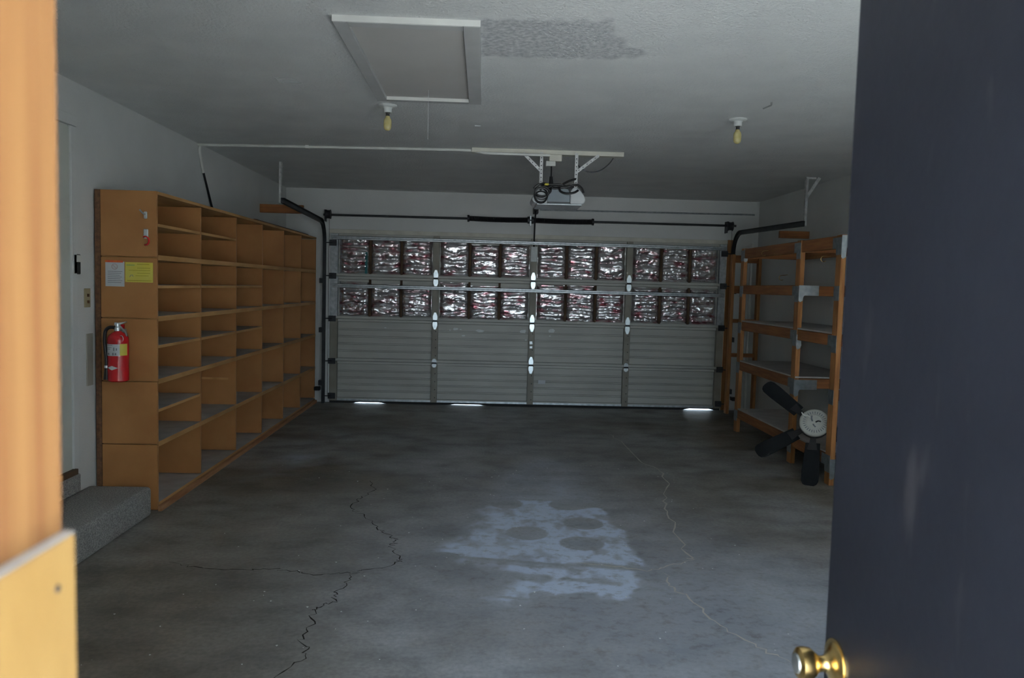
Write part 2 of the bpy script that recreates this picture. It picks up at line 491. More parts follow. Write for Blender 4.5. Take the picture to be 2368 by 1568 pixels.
def vnoise(x, y, seed=0):
    xi, yi = np.floor(x).astype(int), np.floor(y).astype(int)
    fx_, fy_ = x - xi, y - yi
    fx_, fy_ = fx_ * fx_ * (3 - 2 * fx_), fy_ * fy_ * (3 - 2 * fy_)
    def h(a, b_):
        v = np.sin(a * 127.1 + b_ * 311.7 + seed * 74.7) * 43758.5453
        return v - np.floor(v)
    return (h(xi, yi) * (1 - fx_) + h(xi + 1, yi) * fx_) * (1 - fy_) + (h(xi, yi + 1) * (1 - fx_) + h(xi + 1, yi + 1) * fx_) * fy_

def fbm(x, y, seed=0, o=4):
    return sum(vnoise(x * 2 ** i, y * 2 ** i, seed + i) * 0.5 ** i for i in range(o)) / sum(0.5 ** i for i in range(o))

def sstep(a, b, x):
    t_ = np.clip((x - a) / (b - a), 0, 1)
    return t_ * t_ * (3 - 2 * t_)

def grid_mesh(name, xs, ys, z, mat, flip=False):
    nx, ny = len(xs), len(ys)
    X, Y = np.meshgrid(xs, ys)
    co = np.stack([X.ravel(), Y.ravel(), np.full(X.size, z)], 1)
    i = (np.arange(ny - 1)[:, None] * nx + np.arange(nx - 1)[None, :]).ravel()
    fs = np.stack([i, i + 1, i + nx + 1, i + nx], 1)
    if flip: fs = fs[:, ::-1]
    me = bpy.data.meshes.new(name)
    me.from_pydata(co.tolist(), [], fs.tolist())
    me.materials.append(mat); me.update()
    o = bpy.data.objects.new(name, me); C.objects.link(o)
    return o, X.ravel(), Y.ravel()

def set_attr(o, name, vals):
    a = o.data.attributes.new(name, 'FLOAT', 'POINT')
    a.data.foreach_set('value', np.asarray(vals, dtype=np.float32))

xs = np.concatenate([np.arange(WL - T, -0.40, 0.12), np.arange(-0.40, 1.05, 0.0125), np.linspace(1.05, WR + T, 24)])
ys = np.concatenate([np.arange(YB - T, 3.4, 0.12), np.arange(3.4, 5.55, 0.0125), np.linspace(5.55, YF + 0.02, 40)])
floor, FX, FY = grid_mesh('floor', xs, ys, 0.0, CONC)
tag(floor, 'stained grey concrete garage floor with cracks and pale dusty marks', None, None, 'structure')
n1, n2, n3 = fbm(FX * 5, FY * 5, 1), fbm(FX * 14, FY * 9, 2, 3), fbm(FX * 1.2, FY * 1.2, 3)
edge_soft = np.where(FX < 0.25, 0.10, 0.03)
dust_tone = 1 - sstep(-1.0, 0.6, (poly_sd(FX, FY, POLY) + 0.16 * (n1 - 0.5)) / edge_soft)
dust_tone *= np.clip(0.72 + 2.6 * (n2 - 0.46), 0.25, 1.0)
for pg, kk in (([(.10, 4.02), (.40, 3.93), (.33, 3.83), (.22, 3.88)], .85), ([(.58, 4.18), (.93, 4.06), (.86, 4.01), (.56, 4.10)], .8), ([(.40, 3.70), (.59, 3.73), (.60, 3.62), (.45, 3.58)], .7),
               ([(-.05, 4.72), (.07, 4.60), (.16, 4.68), (.05, 4.80)], .5), ([(-.16, 4.46), (.0, 4.36), (.06, 4.44), (-.06, 4.52)], .6), ([(.12, 4.42), (.26, 4.36), (.32, 4.46), (.22, 4.50)], .55),
               ([(.62, 3.90), (.80, 3.93), (.78, 3.83), (.66, 3.82)], .5), ([(.22, 5.20), (.36, 5.28), (.40, 5.12), (.28, 5.08)], .45)):
    dust_tone *= 1 - kk * (1 - sstep(-0.02, 0.02, poly_sd(FX, FY, pg) + 0.05 * (n1 - .5)))
for cx, cy, rx, ry in CIRC:
    dd = np.hypot((FX - cx) / rx, (FY - cy) / ry)
    dust_tone *= sstep(0.93, 1.05, dd) * 0.92 + 0.08
for (a0, b0), (a1, b1), wd in [((-.2, 4.22), (.95, 4.02), .022), ((.02, 4.16), (.55, 4.05), .05), ((.5, 4.12), (.93, 4.07), .03), ((.1, 3.66), (.4, 3.6), .018), ((.45, 3.9), (.72, 3.84), .03)]:
    ex, ey = a1 - a0, b1 - b0
    t_ = np.clip(((FX - a0) * ex + (FY - b0) * ey) / (ex * ex + ey * ey), 0, 1)
    dust_tone *= sstep(0.5, 1.1, np.hypot(FX - a0 - t_ * ex, FY - b0 - t_ * ey) / wd) * 0.75 + 0.25
halo = (1 - sstep(-0.25, 0.12, poly_sd(FX, FY, HALO))) * 0.34 * np.clip(0.3 + 1.6 * (n1 - .3), 0, 1)
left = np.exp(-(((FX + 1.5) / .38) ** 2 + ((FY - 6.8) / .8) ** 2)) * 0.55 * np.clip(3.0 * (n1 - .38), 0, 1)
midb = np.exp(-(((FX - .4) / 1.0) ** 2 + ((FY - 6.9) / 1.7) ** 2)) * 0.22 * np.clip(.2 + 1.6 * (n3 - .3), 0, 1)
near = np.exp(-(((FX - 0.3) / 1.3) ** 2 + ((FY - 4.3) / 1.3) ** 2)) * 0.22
right = np.exp(-(((FX - 1.3) / 1.2) ** 2 + ((FY - 3.3) / 1.1) ** 2)) * 0.30  # broad paler tone towards the near right
set_attr(floor, 'dust_tone', np.clip(np.maximum(dust_tone, halo) + left + midb + near + right, 0, 1))  # dusty marks summed with broad paler tones of middle, front and right
dirt = sstep(0.2, 1.2, -FX + 0.1 * np.sin(FY * 3)) * (1 - sstep(4.6, 7.5, FY)) * 0.8 + sstep(1.9, 2.8, FX) * 0.4
set_attr(floor, 'dirt', np.clip(dirt * (0.5 + n3) + 0.7 * sstep(.52, .7, n3), 0, 1))

def crack(pts, w, mat, jit=0.013, sub=5):
    rng = random.Random(len(pts) * 7 + int(pts[0][0] * 100))
    P = []
    for (a, b_) in zip(pts[:-1], pts[1:]):
        for q in range(sub):
            t_ = q / sub
            P.append((a[0] + (b_[0] - a[0]) * t_ + rng.uniform(-jit, jit) * 1.6, a[1] + (b_[1] - a[1]) * t_ + rng.uniform(-jit, jit)))
    P.append(pts[-1])
    b = B()
    vv, fs = [], []
    for i, p in enumerate(P):
        a_, c_ = P[max(i - 1, 0)], P[min(i + 1, len(P) - 1)]
        dx, dy = c_[0] - a_[0], c_[1] - a_[1]
        L_ = math.hypot(dx, dy) + 1e-9
        ww = w * rng.uniform(0.25, 1.0) * min(1, (i + 1) / 4, (len(P) - i) / 4)
        vv += [(p[0] - dy / L_ * ww, p[1] + dx / L_ * ww, 0.0008), (p[0] + dy / L_ * ww, p[1] - dx / L_ * ww, 0.0008)]
        if i: fs.append((2 * i - 2, 2 * i - 1, 2 * i + 1, 2 * i))
    b.add(vv, fs)
    return b.build('crack', mat, floor)
CR_A = [(-0.84, 5.85), (-0.76, 5.6), (-0.79, 5.41), (-0.83, 5.3), (-0.84, 5.13), (-0.82, 5.05), (-0.71, 4.92), (-0.63, 4.72), (-0.54, 4.59), (-0.48, 4.49), (-0.47, 4.42), (-0.49, 4.37), (-0.42, 4.17), (-0.42, 4.12), (-0.5, 4.02), (-0.6, 3.98), (-0.63, 3.94), (-0.64, 3.82), (-0.67, 3.71), (-0.68, 3.63), (-0.66, 3.57), (-0.71, 3.52), (-0.74, 3.48), (-0.71, 3.34), (-0.73, 3.2), (-0.68, 3.09), (-0.68, 3.0), (-0.73, 2.88), (-0.78, 2.7)]
CR_B = [(-1.6, 4.06), (-1.49, 4.01), (-1.34, 3.98), (-1.19, 3.97), (-1.06, 3.99), (-0.94, 3.96), (-0.83, 3.91), (-0.69, 3.94), (-0.63, 3.94)]
CR_C = [(1.3, 8.01), (1.4, 7.56), (1.4, 6.7), (1.5, 6.31), (1.46, 5.88), (1.31, 5.39), (1.28, 5.08), (1.21, 4.62), (1.19, 4.24), (1.19, 4.19)]
CR_D = [(1.19, 4.19), (1.0, 4.09), (0.9, 4.03), (0.78, 4.08), (0.53, 4.15)]
CR_E = [(0.99, 4.0), (0.98, 3.82), (1.02, 3.71), (1.07, 3.44), (1.13, 3.26), (1.2, 3.14), (1.28, 3.01)]
crack(CR_A, 0.0046, CRACKD); crack(CR_B, 0.0046, CRACKD)
crack(CR_C, 0.0075, CRACKL); crack(CR_D, 0.0065, CRACKL); crack(CR_E, 0.0065, CRACKL)

# loose flecks swept over the floor (too many and too small to pick apart)
rng = random.Random(3)
b = B()
for q in range(150):
    x, y = rng.uniform(-1.6, 1.6), rng.uniform(2.6, 6.5)
    s_ = rng.uniform(0.002, 0.006); a_ = rng.uniform(0, 6.28); hh = rng.uniform(0.001, 0.003)
    tri = [(x + s_ * math.cos(a_ + q2), y + s_ * math.sin(a_ + q2) * rng.uniform(.6, 1.4)) for q2 in (0, 2.0, 4.2)]
    b.prism(tri, (0, 0, 0.0003), (1, 0, 0), (0, 1, 0), (0, 0, hh))
tag(b.build('paint_flecks', CHIPW), 'tiny pale paint flecks scattered over the concrete floor', 'debris', None, 'stuff')

cx_ = np.concatenate([np.arange(WL - T, -0.1, 0.12), np.arange(-0.1, 0.95, 0.015), np.linspace(0.95, WR + T, 20)])
cy_ = np.concatenate([np.arange(YB - T, 3.2, 0.12), np.arange(3.2, 4.1, 0.015), np.linspace(4.1, YF + T, 44)])
ceiling, GX, GY = grid_mesh('ceiling', cx_, cy_, H, CEIL, True)
ceiling.data.transform(Matrix.Identity(4))
tag(ceiling, 'off-white textured garage ceiling with a smudged grey patch', None, None, 'structure')
st = 1 - sstep(-0.03, 0.02, poly_sd(GX, GY, [(-.04, 3.40), (.52, 3.36), (.60, 3.62), (.66, 3.70), (.80, 3.83), (.58, 3.92), (-.04, 3.95)]) + 0.012 * np.sin(GX * 60) + 0.012 * np.sin(GY * 43))
set_attr(ceiling, 'stain', np.clip(st, 0, 1))
for P_, r_, mt_ in (([(-1.199, 4.52), (-1.196, 4.60), (-1.067, 4.61), (-1.121, 4.51), (-1.19, 4.51)], .0022, HATCHF), ([(1.68, 4.66), (1.705, 4.73), (1.69, 4.82)], .006, HATCHF), ([(-.09, 5.63), (-.05, 5.63)], .006, CHIPW)):
    b = B((P_[0][0], P_[0][1], H)); b.tube([(x, y, H - .0005) for x, y in P_], r_, 5)
    b.build('scuff_mark', mt_, ceiling)
roof = B().box(WL - T, WR + T, YB - T, YF + T, H + 0.02, H + 0.12).build('roof_deck', WHITE)
tag(roof, 'roof deck above the garage ceiling', None, None, 'structure')

wl_ = tag(B().box(WL - T, WL, YB - T, YF + T, 0, H).build('wall_left', WHITE), 'white painted left garage wall behind the wooden shelving', None, None, 'structure')
wr_ = tag(B().box(WR, WR + T, YB - T, YF + T, 0, H).build('wall_right', WHITE), 'white painted right garage wall behind the lumber rack', None, None, 'structure')
# front wall with the garage opening
GX0, GX1, GZ1 = -1.84, 2.965, 2.05
b = B().box(WL, GX0, YF, YF + T, 0, H).box(GX1, WR, YF, YF + T, 0, H).box(GX0, GX1, YF, YF + T, GZ1, H)
tag(b.build('wall_front', WHITE), 'pale wall above and beside the garage door', None, None, 'structure')
# back wall with the entrance opening
DX0, DX1, DZ1 = -0.235, 0.60, 2.06
WX0, WX1, WZ0, WZ1 = 1.36, 2.18, 0.94, 2.11
b = B().box(WL, DX0 - 0.04, YB - T, YB, 0, H).box(DX0 - 0.04, DX1, YB - T, YB, DZ1, H)
b.box(DX1, WX0, YB - T, YB, 0, H).box(WX1, WR, YB - T, YB, 0, H).box(WX0, WX1, YB - T, YB, 0, WZ0).box(WX0, WX1, YB - T, YB, WZ1, H)
tag(b.build('wall_back', WHITE), 'white wall around the entrance doorway', None, None, 'structure')
tag(B().box(GX0 - 1.0, GX1 + 1.0, YF - 0.02, YF + 5, -0.08, -0.004).build('driveway', DRIVE), 'bright concrete driveway outside the garage door', None, None, 'structure')

# window in the back wall
win = empty('window_1', (1.77, YB - .1, WZ0), 'white framed sliding window in the back wall', None, None, 'structure')
wb = (1.77, YB - .1, WZ0)
for (a, c_, z0, z1) in ((WX0, WX0 + .035, WZ0, WZ1), (WX1 - .035, WX1, WZ0, WZ1), (WX0 + .035, WX1 - .035, WZ0, WZ0 + .035), (WX0 + .035, WX1 - .035, WZ1 - .035, WZ1)):
    B(wb).box(a, c_, YB - .12, YB - .06, z0, z1).build('window_frame', WHITE, win)
B(wb).box(1.75, 1.79, YB - .11, YB - .07, WZ0 + .035, WZ1 - .035).build('mullion', WHITE, win)
for (a, c_) in ((WX0 + .035, 1.75), (1.79, WX1 - .035)):
    B(wb).box(a, c_, YB - .092, YB - .088, WZ0 + .035, WZ1 - .035).build('pane', GLASS, win)
# added roof outside, keeps sun and sky off the door post
tag(B().box(-1.0, 0.95, -3.4, YB - T, 2.40, 2.52).build('shade_roof', WHITE), 'added unseen roof shading the entrance post', None, None, 'structure')

# added unseen walls and slab, cut the daylight on post and open door
tag(B().box(0.80, 0.95, -3.4, YB - T, 0, 2.4).build('wall_shade_right', WHITE), 'added unseen wall right of the entrance, shading the post', None, None, 'structure')
tag(B().box(-1.0, -0.85, -3.4, YB - T, 0, 2.4).build('wall_shade_left', WHITE), 'added unseen wall left of the entrance, shading the open door', None, None, 'structure')
tag(B().box(-1.0, 0.95, -3.4, YB - T, -0.1, -0.001).build('shade_slab', DRIVE), 'added unseen slab before the entrance, blocking light from below', None, None, 'structure')

# rough door post on the left of the entrance and the lower board nailed to it
post = tag(B((DX0 - .02, .37, 0)).box(DX0 - 0.04, DX0, YB - T, YB, 0, DZ1).build('trim_1', JAMB, bevel=0.002), 'rough orange fir door post at the left of the entrance', None, None, 'structure')
b = B((DX0, .37, 0))
b.prism([(YB - T, 0), (YB + 0.012, 0), (YB + 0.0, 1.342), (YB - T, 1.342)], (DX0, 0, 0), (0, 1, 0), (0, 0, 1), (0.0065, 0, 0))
brd = tag(b.build('trim_2', [PLYM], bevel=0.0008), 'thin yellow plywood board nailed low on the door post', None, None, 'structure')
B((DX0, .37, 1.342)).box(DX0, DX0 + .0064, YB - T, YB - .0005, 1.3422, 1.3436).build('skylit_edge', GREYTOP, brd)  # grey strip paints the sky light on the board's top edge
B((DX0, .425, 1.317)).lathe([(0.0022, 0), (0.0022, 0.0008)], (DX0 + 0.0063, .425, 1.317), (1, 0, 0), 10).build('nail_hole', INKD, brd)

# ------------------------------------------------------------------ entrance door (open, dark)
d2 = empty('door_2', (0.605, YB, 0.01), 'dark navy entrance door standing open at the right edge', None, None, 'structure')
b = B((0.605, YB, 0.01)).box(0.585, 0.625, YB + 0.005, YB + 0.806, 0.012, 2.035)
b.build('door_slab', NAVY, d2, bevel=0.002)
ky, kz = YB + 0.764, 0.892
b = B((0.585, ky, kz))
b.lathe([(0.034, 0), (0.034, 0.003), (0.031, 0.006), (0.024, 0.010), (0.016, 0.014), (0.0125, 0.020), (0.0125, 0.028), (0.018, 0.034), (0.0245, 0.042), (0.0265, 0.052), (0.0255, 0.060), (0.021, 0.0635)], (0.585, ky, kz), (-1, 0, 0), 36)
kn = b.build('knob', BRASS, d2, smooth=True)
b = B((0.52, ky, kz)).lathe([(0.016, 0.0632), (0.015, 0.0665), (0.010, 0.068)], (0.585, ky, kz), (-1, 0, 0), 24)
b.build('key_cylinder', GALV, kn, smooth=True)
B((0.585, ky, kz)).lathe([(0.039, 0), (0.039, 0.002)], (0.585, ky, kz), (-1, 0, 0), 32).build('rosette_plate', BRASS, d2, smooth=True)
B((0.6, YB + .8, kz)).box(0.592, 0.618, YB + 0.805, YB + 0.8085, kz - 0.028, kz + 0.028).build('latch_plate', BRASS, d2)

# ------------------------------------------------------------------ house door on the left wall, steps
d3 = empty('door_3', (WL, 4.25, 0.33), 'white house door with casing at the far left', None, None, 'structure')
B((WL, 4.25, .33)).box(WL, WL + 0.012, 3.86, 4.675, 0.335, 2.345).build('door_slab', CASING, d3)
B((WL, 4.25, .33)).box(WL, WL + 0.022, 4.680, 4.735, 0.335, 2.352).build('casing', WHITE, d3, bevel=.002)
B((WL, 4.25, .33)).box(WL, WL + 0.022, 3.80, 3.855, 0.335, 2.352).build('casing', WHITE, d3, bevel=.002)
B((WL, 4.25, .33)).box(WL, WL + 0.026, 3.78, 4.745, 2.354, 2.415).build('head_casing', WHITE, d3, bevel=.002)
B((WL, 4.25, .33)).box(WL, WL + 0.034, 3.80, 4.70, 0.300, 0.333).build('threshold', DARKST, d3)

def rounded_step(name, x0, x1, y0, y1, z0, z1, label):
    b = B((x0, (y0 + y1) / 2, z0))
    b.box(x0, x1, y0, y1, z0, z1)
    o = b.build(name, CARPET)
    md = o.modifiers.new('bevel', 'BEVEL'); md.width = 0.025; md.segments = 4; md.limit_method = 'ANGLE'
    o.data.polygons.foreach_set('use_smooth', [True] * len(o.data.polygons))
    return tag(o, label, 'step')
rounded_step('carpeted_step', WL + 0.002, -2.04, 3.55, 4.885, 0.0, 0.185, 'low grey carpeted step on the floor before the shelving')
b = B((WL, 4.25, .186)).box(WL + 0.002, WL + 0.032, 3.80, 4.735, 0.187, 0.298)
tag(b.build('carpeted_riser', CARPET, bevel=.006), 'grey carpeted riser under the white house door', 'step')

# ------------------------------------------------------------------ cubby shelving on the left wall
SX0, SX1 = WL + 0.012, -2.04
YD = [4.98, 5.735, 6.545, 7.307, 8.085, 8.832, 9.60]
ZL = [0.045, 0.43, 0.83, 1.227, 1.61, 2.01]
base = (SX1 - .19, 7.29, 0)
sh = empty('cubby_shelving', base, 'long orange particle board cubby shelving along the left wall', 'shelving')
for i in range(5):
    z0, z1 = ZL[i] + (0.0 if i == 0 else 0.003), ZL[i + 1] - 0.003
    if i == 0: z0 = 0.01
    if i == 4: z1 = 2.021
    B(base).box(SX0 + 0.035, SX1, YD[0] - 0.012, YD[0] + 0.008, z0, z1).build('side_panel', FIBRE, sh, bevel=0.0015)
B(base).box(SX0, SX0 + 0.033, YD[0] - 0.0118, YD[0] + 0.008, 0.01, 2.021).build('back_strip', WOODT, sh)
B(base).box(SX0, SX0 + 0.006, YD[0] + 0.01, YD[-1], 0.02, 2.0).build('back_panel', FIBRE, sh)
for i in range(1, 7):
    for t_ in range(5):
        y = YD[i]
        B(base).box(SX0 + 0.007, SX1 - 0.001, y - 0.009, y + 0.009, ZL[t_] + 0.0165, ZL[t_ + 1] - 0.0165).build('divider', [FIBRE], sh)
for t_ in range(6):
    th = 0.016 if t_ not in (0, 5) else 0.010
    B(base).box(SX0 + 0.007, SX1 + 0.001, YD[0] + 0.009, YD[-1] + 0.01, ZL[t_] - th, ZL[t_] + th, 0, 1).build('shelf_board', [EDGE, GREYTOP], sh)
MID = {0: [(4, 1.812), (3, 1.428), (2, 1.05), (1, 0.643)], 1: [(4, 1.812), (3, 1.428), (2, 1.05)], 2: [(3, 1.428), (2, 1.05)]}
for cidx, lst in MID.items():
    for t_, z in lst:
        B(base).box(SX0 + 0.007, SX1 - 0.002, YD[cidx] + 0.0095, YD[cidx + 1] - 0.0095, z - 0.009, z + 0.009, 0, 1).build('shelf_board', [EDGE, GREYTOP], sh)
B(base).box(SX0 + .1, SX1 - .06, YD[2] - 0.017, YD[2] - 0.0095, 0.655, 0.672).build('cleat', EDGE, sh)
B(base).box(SX1 + 0.002, SX1 + 0.026, YD[0] - 0.012, YD[-1] + 0.01, 0.0, 0.036).build('plinth', PLINTHM, sh, bevel=.002)
B(base).box(SX0, SX1, YD[0] + 0.01, YD[-1] + 0.01, 0.0, 0.034).build('base_frame', WOODT, sh)

# things on top of the shelving
b = B((-2.25, 6.86, 2.021)).box(-2.40, -2.09, 6.55, 7.15, 2.021, 2.034)
tag(b.build('dark_sheet', OPENB, bevel=.001), 'thin dark grey sheet lying on top of the shelving', 'sheet')
for j, (x, y0, y1, z, l_) in enumerate([(-2.10, 7.3, 9.35, 2.021, 'dark moulding strip lying nearest the front edge on the shelving top'),
                                        (-2.17, 7.15, 9.0, 2.021, 'dark moulding strip lying behind the front one on the shelving top'),
                                        (-2.25, 7.6, 9.55, 2.021, 'dark moulding strip lying nearest the wall on the shelving top')]):
    b = B((x, (y0 + y1) / 2, z))
    b.prism([(-.025, 0), (.025, 0), (.025, .012), (.01, .022), (-.02, .026 + .01 * j), (-.025, .02)], (x, y0, z), (1, 0, 0), (0, 0, 1), (0, y1 - y0, 0))
    tag(b.build('moulding_strip', WOODT), l_, 'moulding', 'mouldings on the shelving')

# things fixed to the side of the shelving
PY = YD[0] - 0.012
def hook(name, pts, r, mat, label, plate=None):
    b = B(pts[0])
    b.tube(pts, r, 8)
    root = empty(name, pts[0], label, 'hook')
    b.build('hook_arm', mat, root, smooth=True)
    if plate:
        x, z, w, h = plate
        B(pts[0]).box(x - w, x + w, PY - 0.012, PY, z - h, z + h).build('hook_plate', GALVB, root, bevel=.004)
    return root
hook('coat_hook', [(-2.105, PY - .004, 1.875), (-2.105, PY - .03, 1.875), (-2.112, PY - .045, 1.885), (-2.122, PY - .05, 1.90)], .005, GALV,
     'small bare metal coat hook high on the shelving side', (-2.105, 1.87, .010, .022))
a_ = [(-2.103, PY - .01, 1.74)] + [(-2.098 - .022 * math.cos(q) * 1.0 - 0.004, PY - .016, 1.712 + .026 * math.sin(q)) for q in [math.radians(x) for x in range(60, 300, 24)]] + [(-2.085, PY - .03, 1.688)]
hook('red_utility_hook', a_, .005, RED, 'red coated utility hook below the bare coat hook', (-2.103, 1.755, .014, .030))

wn_ = empty('white_notice', (-2.296, PY, 1.424), 'white paper notice with red header on the shelving side', 'notice')
nb = (-2.296, PY, 1.424)
B(nb).box(-2.354, -2.238, PY - .0015, PY - .0003, 1.424, 1.578).build('sheet', PAPER, wn_)
B(nb).box(-2.356, -2.246, PY - .003, PY - .0016, 1.573, 1.586).build('red_header', REDP, wn_)
B(nb).tube([(-2.298 + .017 * math.cos(q), PY - .002, 1.547 + .017 * math.sin(q)) for q in [i * math.pi / 10 for i in range(20)]], .0018, 5, True).build('prohibition_ring', PINK, wn_)
B(nb).beam((-2.310, PY - .002, 1.559), (-2.286, PY - .002, 1.535), .002, .003).build('prohibition_slash', PINK, wn_)
for q in range(7):
    z = 1.516 - q * 0.0115
    B(nb).box(-2.340, -2.250 - (q * 37 % 5) * .004, PY - .0022, PY - .0014, z, z + .003).build('text_line', INK, wn_)
yn = empty('yellow_notice', (-2.148, PY, 1.453), 'yellow paper card beside the white notice on the shelving', 'notice')
nb = (-2.148, PY, 1.453)
B(nb).box(-2.233, -2.063, PY - .0015, PY - .0003, 1.453, 1.577).build('sheet', YELLOW, yn)
for (x0, x1, z, h_, mt_) in [(-2.225, -2.175, 1.555, .008, GREENP), (-2.16, -2.085, 1.563, .004, OLIVE), (-2.16, -2.08, 1.540, .003, OLIVE), (-2.21, -2.08, 1.525, .003, OLIVE), (-2.16, -2.08, 1.508, .003, OLIVE), (-2.17, -2.09, 1.492, .003, OLIVE), (-2.222, -2.072, 1.4615, .004, OLIVE)]:
    B(nb).box(x0, x1, PY - .0022, PY - .0014, z, z + h_).build('text_line', mt_, yn)
B(nb).tube([(-2.205, PY - .002, 1.485), (-2.198, PY - .002, 1.497), (-2.188, PY - .002, 1.498), (-2.184, PY - .002, 1.488)], .0018, 5).build('emblem', INK, yn)

# fire extinguisher
fx, fy, fr = -2.248, PY - 0.068, 0.0605
fb = (fx, fy, 0.838)
fe = empty('fire_extinguisher', fb, 'red fire extinguisher with black hose hung on the shelving side', 'extinguisher')
B(fb).lathe([(0.052, 0.838), (fr, 0.845), (fr, 1.095), (0.058, 1.113), (0.048, 1.128), (0.034, 1.139), (0.022, 1.145), (0.018, 1.150)], (fx, fy, 0), (0, 0, 1), 32).build('cylinder', RED, fe, smooth=True)
lb = B(fb)
def wrap(b, a0, a1, z0, z1, r, mi=0, n=14):
    vv = []; fs = []
    for i in range(n + 1):
        a = math.radians(a0 + (a1 - a0) * i / n)
        vv += [(fx + r * math.sin(a), fy - r * math.cos(a), z0), (fx + r * math.sin(a), fy - r * math.cos(a), z1)]
        if i: fs.append((2 * i - 2, 2 * i, 2 * i + 1, 2 * i - 1))
    b.add(vv, fs, mi)
wrap(lb, -88, 32, 1.000, 1.072, fr + .0008)
lab = lb.build('label', PAPER, fe, smooth=True)
b = B(fb); wrap(b, 32, 78, 1.002, 1.074, fr + .0009); b.build('yellow_label', YELLOW, fe, smooth=True)
for (a0, a1, z0, z1) in [(-55, -8, 1.064, 1.067), (-60, -12, 1.050, 1.053), (-60, -20, 1.040, 1.043), (-2, 4, 1.032, 1.052), (12, 18, 1.034, 1.048), (-42, -28, 1.006, 1.018), (-8, 0, 1.004, 1.020), (6, 14, 1.006, 1.018)]:
    b = B(fb); wrap(b, a0, a1, z0, z1, fr + .0014, 0, 4); b.build('print_mark', INK, lab)
b = B(fb)
vv, fs = [], []
for i in range(13):
    t_ = i / 12
    a = math.radians(-44 + 66 * t_); hh = .013 * (1 - abs(2 * t_ - 1)) + .0004
    for z in (.926 - hh, .926 + hh):
        vv.append((fx + (fr + .0012) * math.sin(a), fy - (fr + .0012) * math.cos(a), z))
    if i: fs.append((2 * i - 2, 2 * i, 2 * i + 1, 2 * i - 1))
b.add(vv, fs)
b.build('diamond_mark', CHIPW, fe)
hv = B(fb).lathe([(0.015, 1.148), (0.019, 1.152), (0.019, 1.172), (0.013, 1.178), (0.013, 1.196)], (fx - .004, fy, 0), (0, 0, 1), 16)
hv.build('valve', GALVB, fe, smooth=True)
b = B(fb).prism([(-.020, 1.186), (.0, 1.183), (.05, 1.205), (.051, 1.210), (.0, 1.201), (-.018, 1.203)], (fx, fy - .010, 0), (1, 0, 0), (0, 0, 1), (0, .02, 0))
b.build('top_lever', GALVB, fe, bevel=.001)
b = B(fb).prism([(.005, 1.182), (.016, 1.186), (.048, 1.150), (.056, 1.128), (.052, 1.108), (.046, 1.110), (.048, 1.128), (.040, 1.146)], (fx, fy - .008, 0), (1, 0, 0), (0, 0, 1), (0, .016, 0))
b.build('carry_handle', GALV, fe, bevel=.001)
B(fb).box(fx + .018, fx + .038, fy - .004, fy + .004, 1.165, 1.192).build('safety_tab', RED, fe)
B(fb).tube([(fx + .036 + .012 * math.cos(q), fy - .04, 1.105 + .02 * math.sin(q)) for q in [i * math.pi / 8 for i in range(16)]], .0022, 6, True).build('pull_ring', GALV, fe, smooth=True)
hose = [(fx - .018, fy - .01, 1.172), (fx - .045, fy - .015, 1.172), (fx - .068, fy - .018, 1.150), (fx - .074, fy - .02, 1.10), (fx - .070, fy - .02, 1.04), (fx - .064, fy - .02, .985), (fx - .062, fy - .02, .935)]
def smooth_path(pts, n=6):
    P = [Vector(p) for p in pts]; out = []
    for i in range(len(P) - 1):
        p0, p1, p2, p3 = P[max(i - 1, 0)], P[i], P[i + 1], P[min(i + 2, len(P) - 1)]
        for q in range(n):
            t_ = q / n
            out.append(0.5 * ((2 * p1) + (p2 - p0) * t_ + (2 * p0 - 5 * p1 + 4 * p2 - p3) * t_ ** 2 + (3 * p1 - p0 - 3 * p2 + p3) * t_ ** 3))
    out.append(P[-1])
    return out
B(fb).tube(smooth_path(hose), .0105, 10).build('hose', BLACKP, fe, smooth=True)
B(fb).tube([(fx - .062, fy - .02, .937), (fx - .062, fy - .02, .922)], .0135, 12).build('hose_ferrule', GALVB, fe, smooth=True)
B(fb).tube([(fx - .062, fy - .02, .925), (fx - .063, fy - .02, .90), (fx - .064, fy - .02, .85)], [.012, .013, .0175], 12).build('nozzle', BLACKP, fe, smooth=True)
B(fb).box(fx - .02, fx + .02, fy + .055, PY - .0003, 1.08, 1.16).build('wall_bracket', GALV, fe)

# controls on the left wall
op = empty('door_button', (WL, 4.735, 1.493), 'black and white opener button on the left wall', 'button')
B((WL, 4.735, 1.493)).box(WL, WL + .022, 4.700, 4.778, 1.493, 1.612).build('button_housing', BLACKP, op, bevel=.004)
B((WL, 4.735, 1.493)).box(WL + .022, WL + .026, 4.725, 4.772, 1.565, 1.607).build('push_bar', WHITEP, op, bevel=.002)
sw = empty('light_switch', (WL, 4.887, 1.296), 'tan light switch plate on the left wall beside the shelving', 'switch')
B((WL, 4.887, 1.296)).box(WL, WL + .006, 4.852, 4.922, 1.292, 1.408).build('switch_plate', TAN, sw, bevel=.002)
for z in (1.325, 1.365):
    B((WL, 4.887, 1.296)).box(WL + .006, WL + .014, 4.880, 4.894, z - .008, z + .010).build('toggle', WOODT, sw)
tag(B((WL, 4.905, .81)).box(WL, WL + .008, 4.870, 4.945, 0.807, 1.13).build('wall_strip', TANG, bevel=.002), 'narrow grey-tan strip on the left wall beside the extinguisher', 'cover plate')  # flat strip in a grey-tan darker than the wall

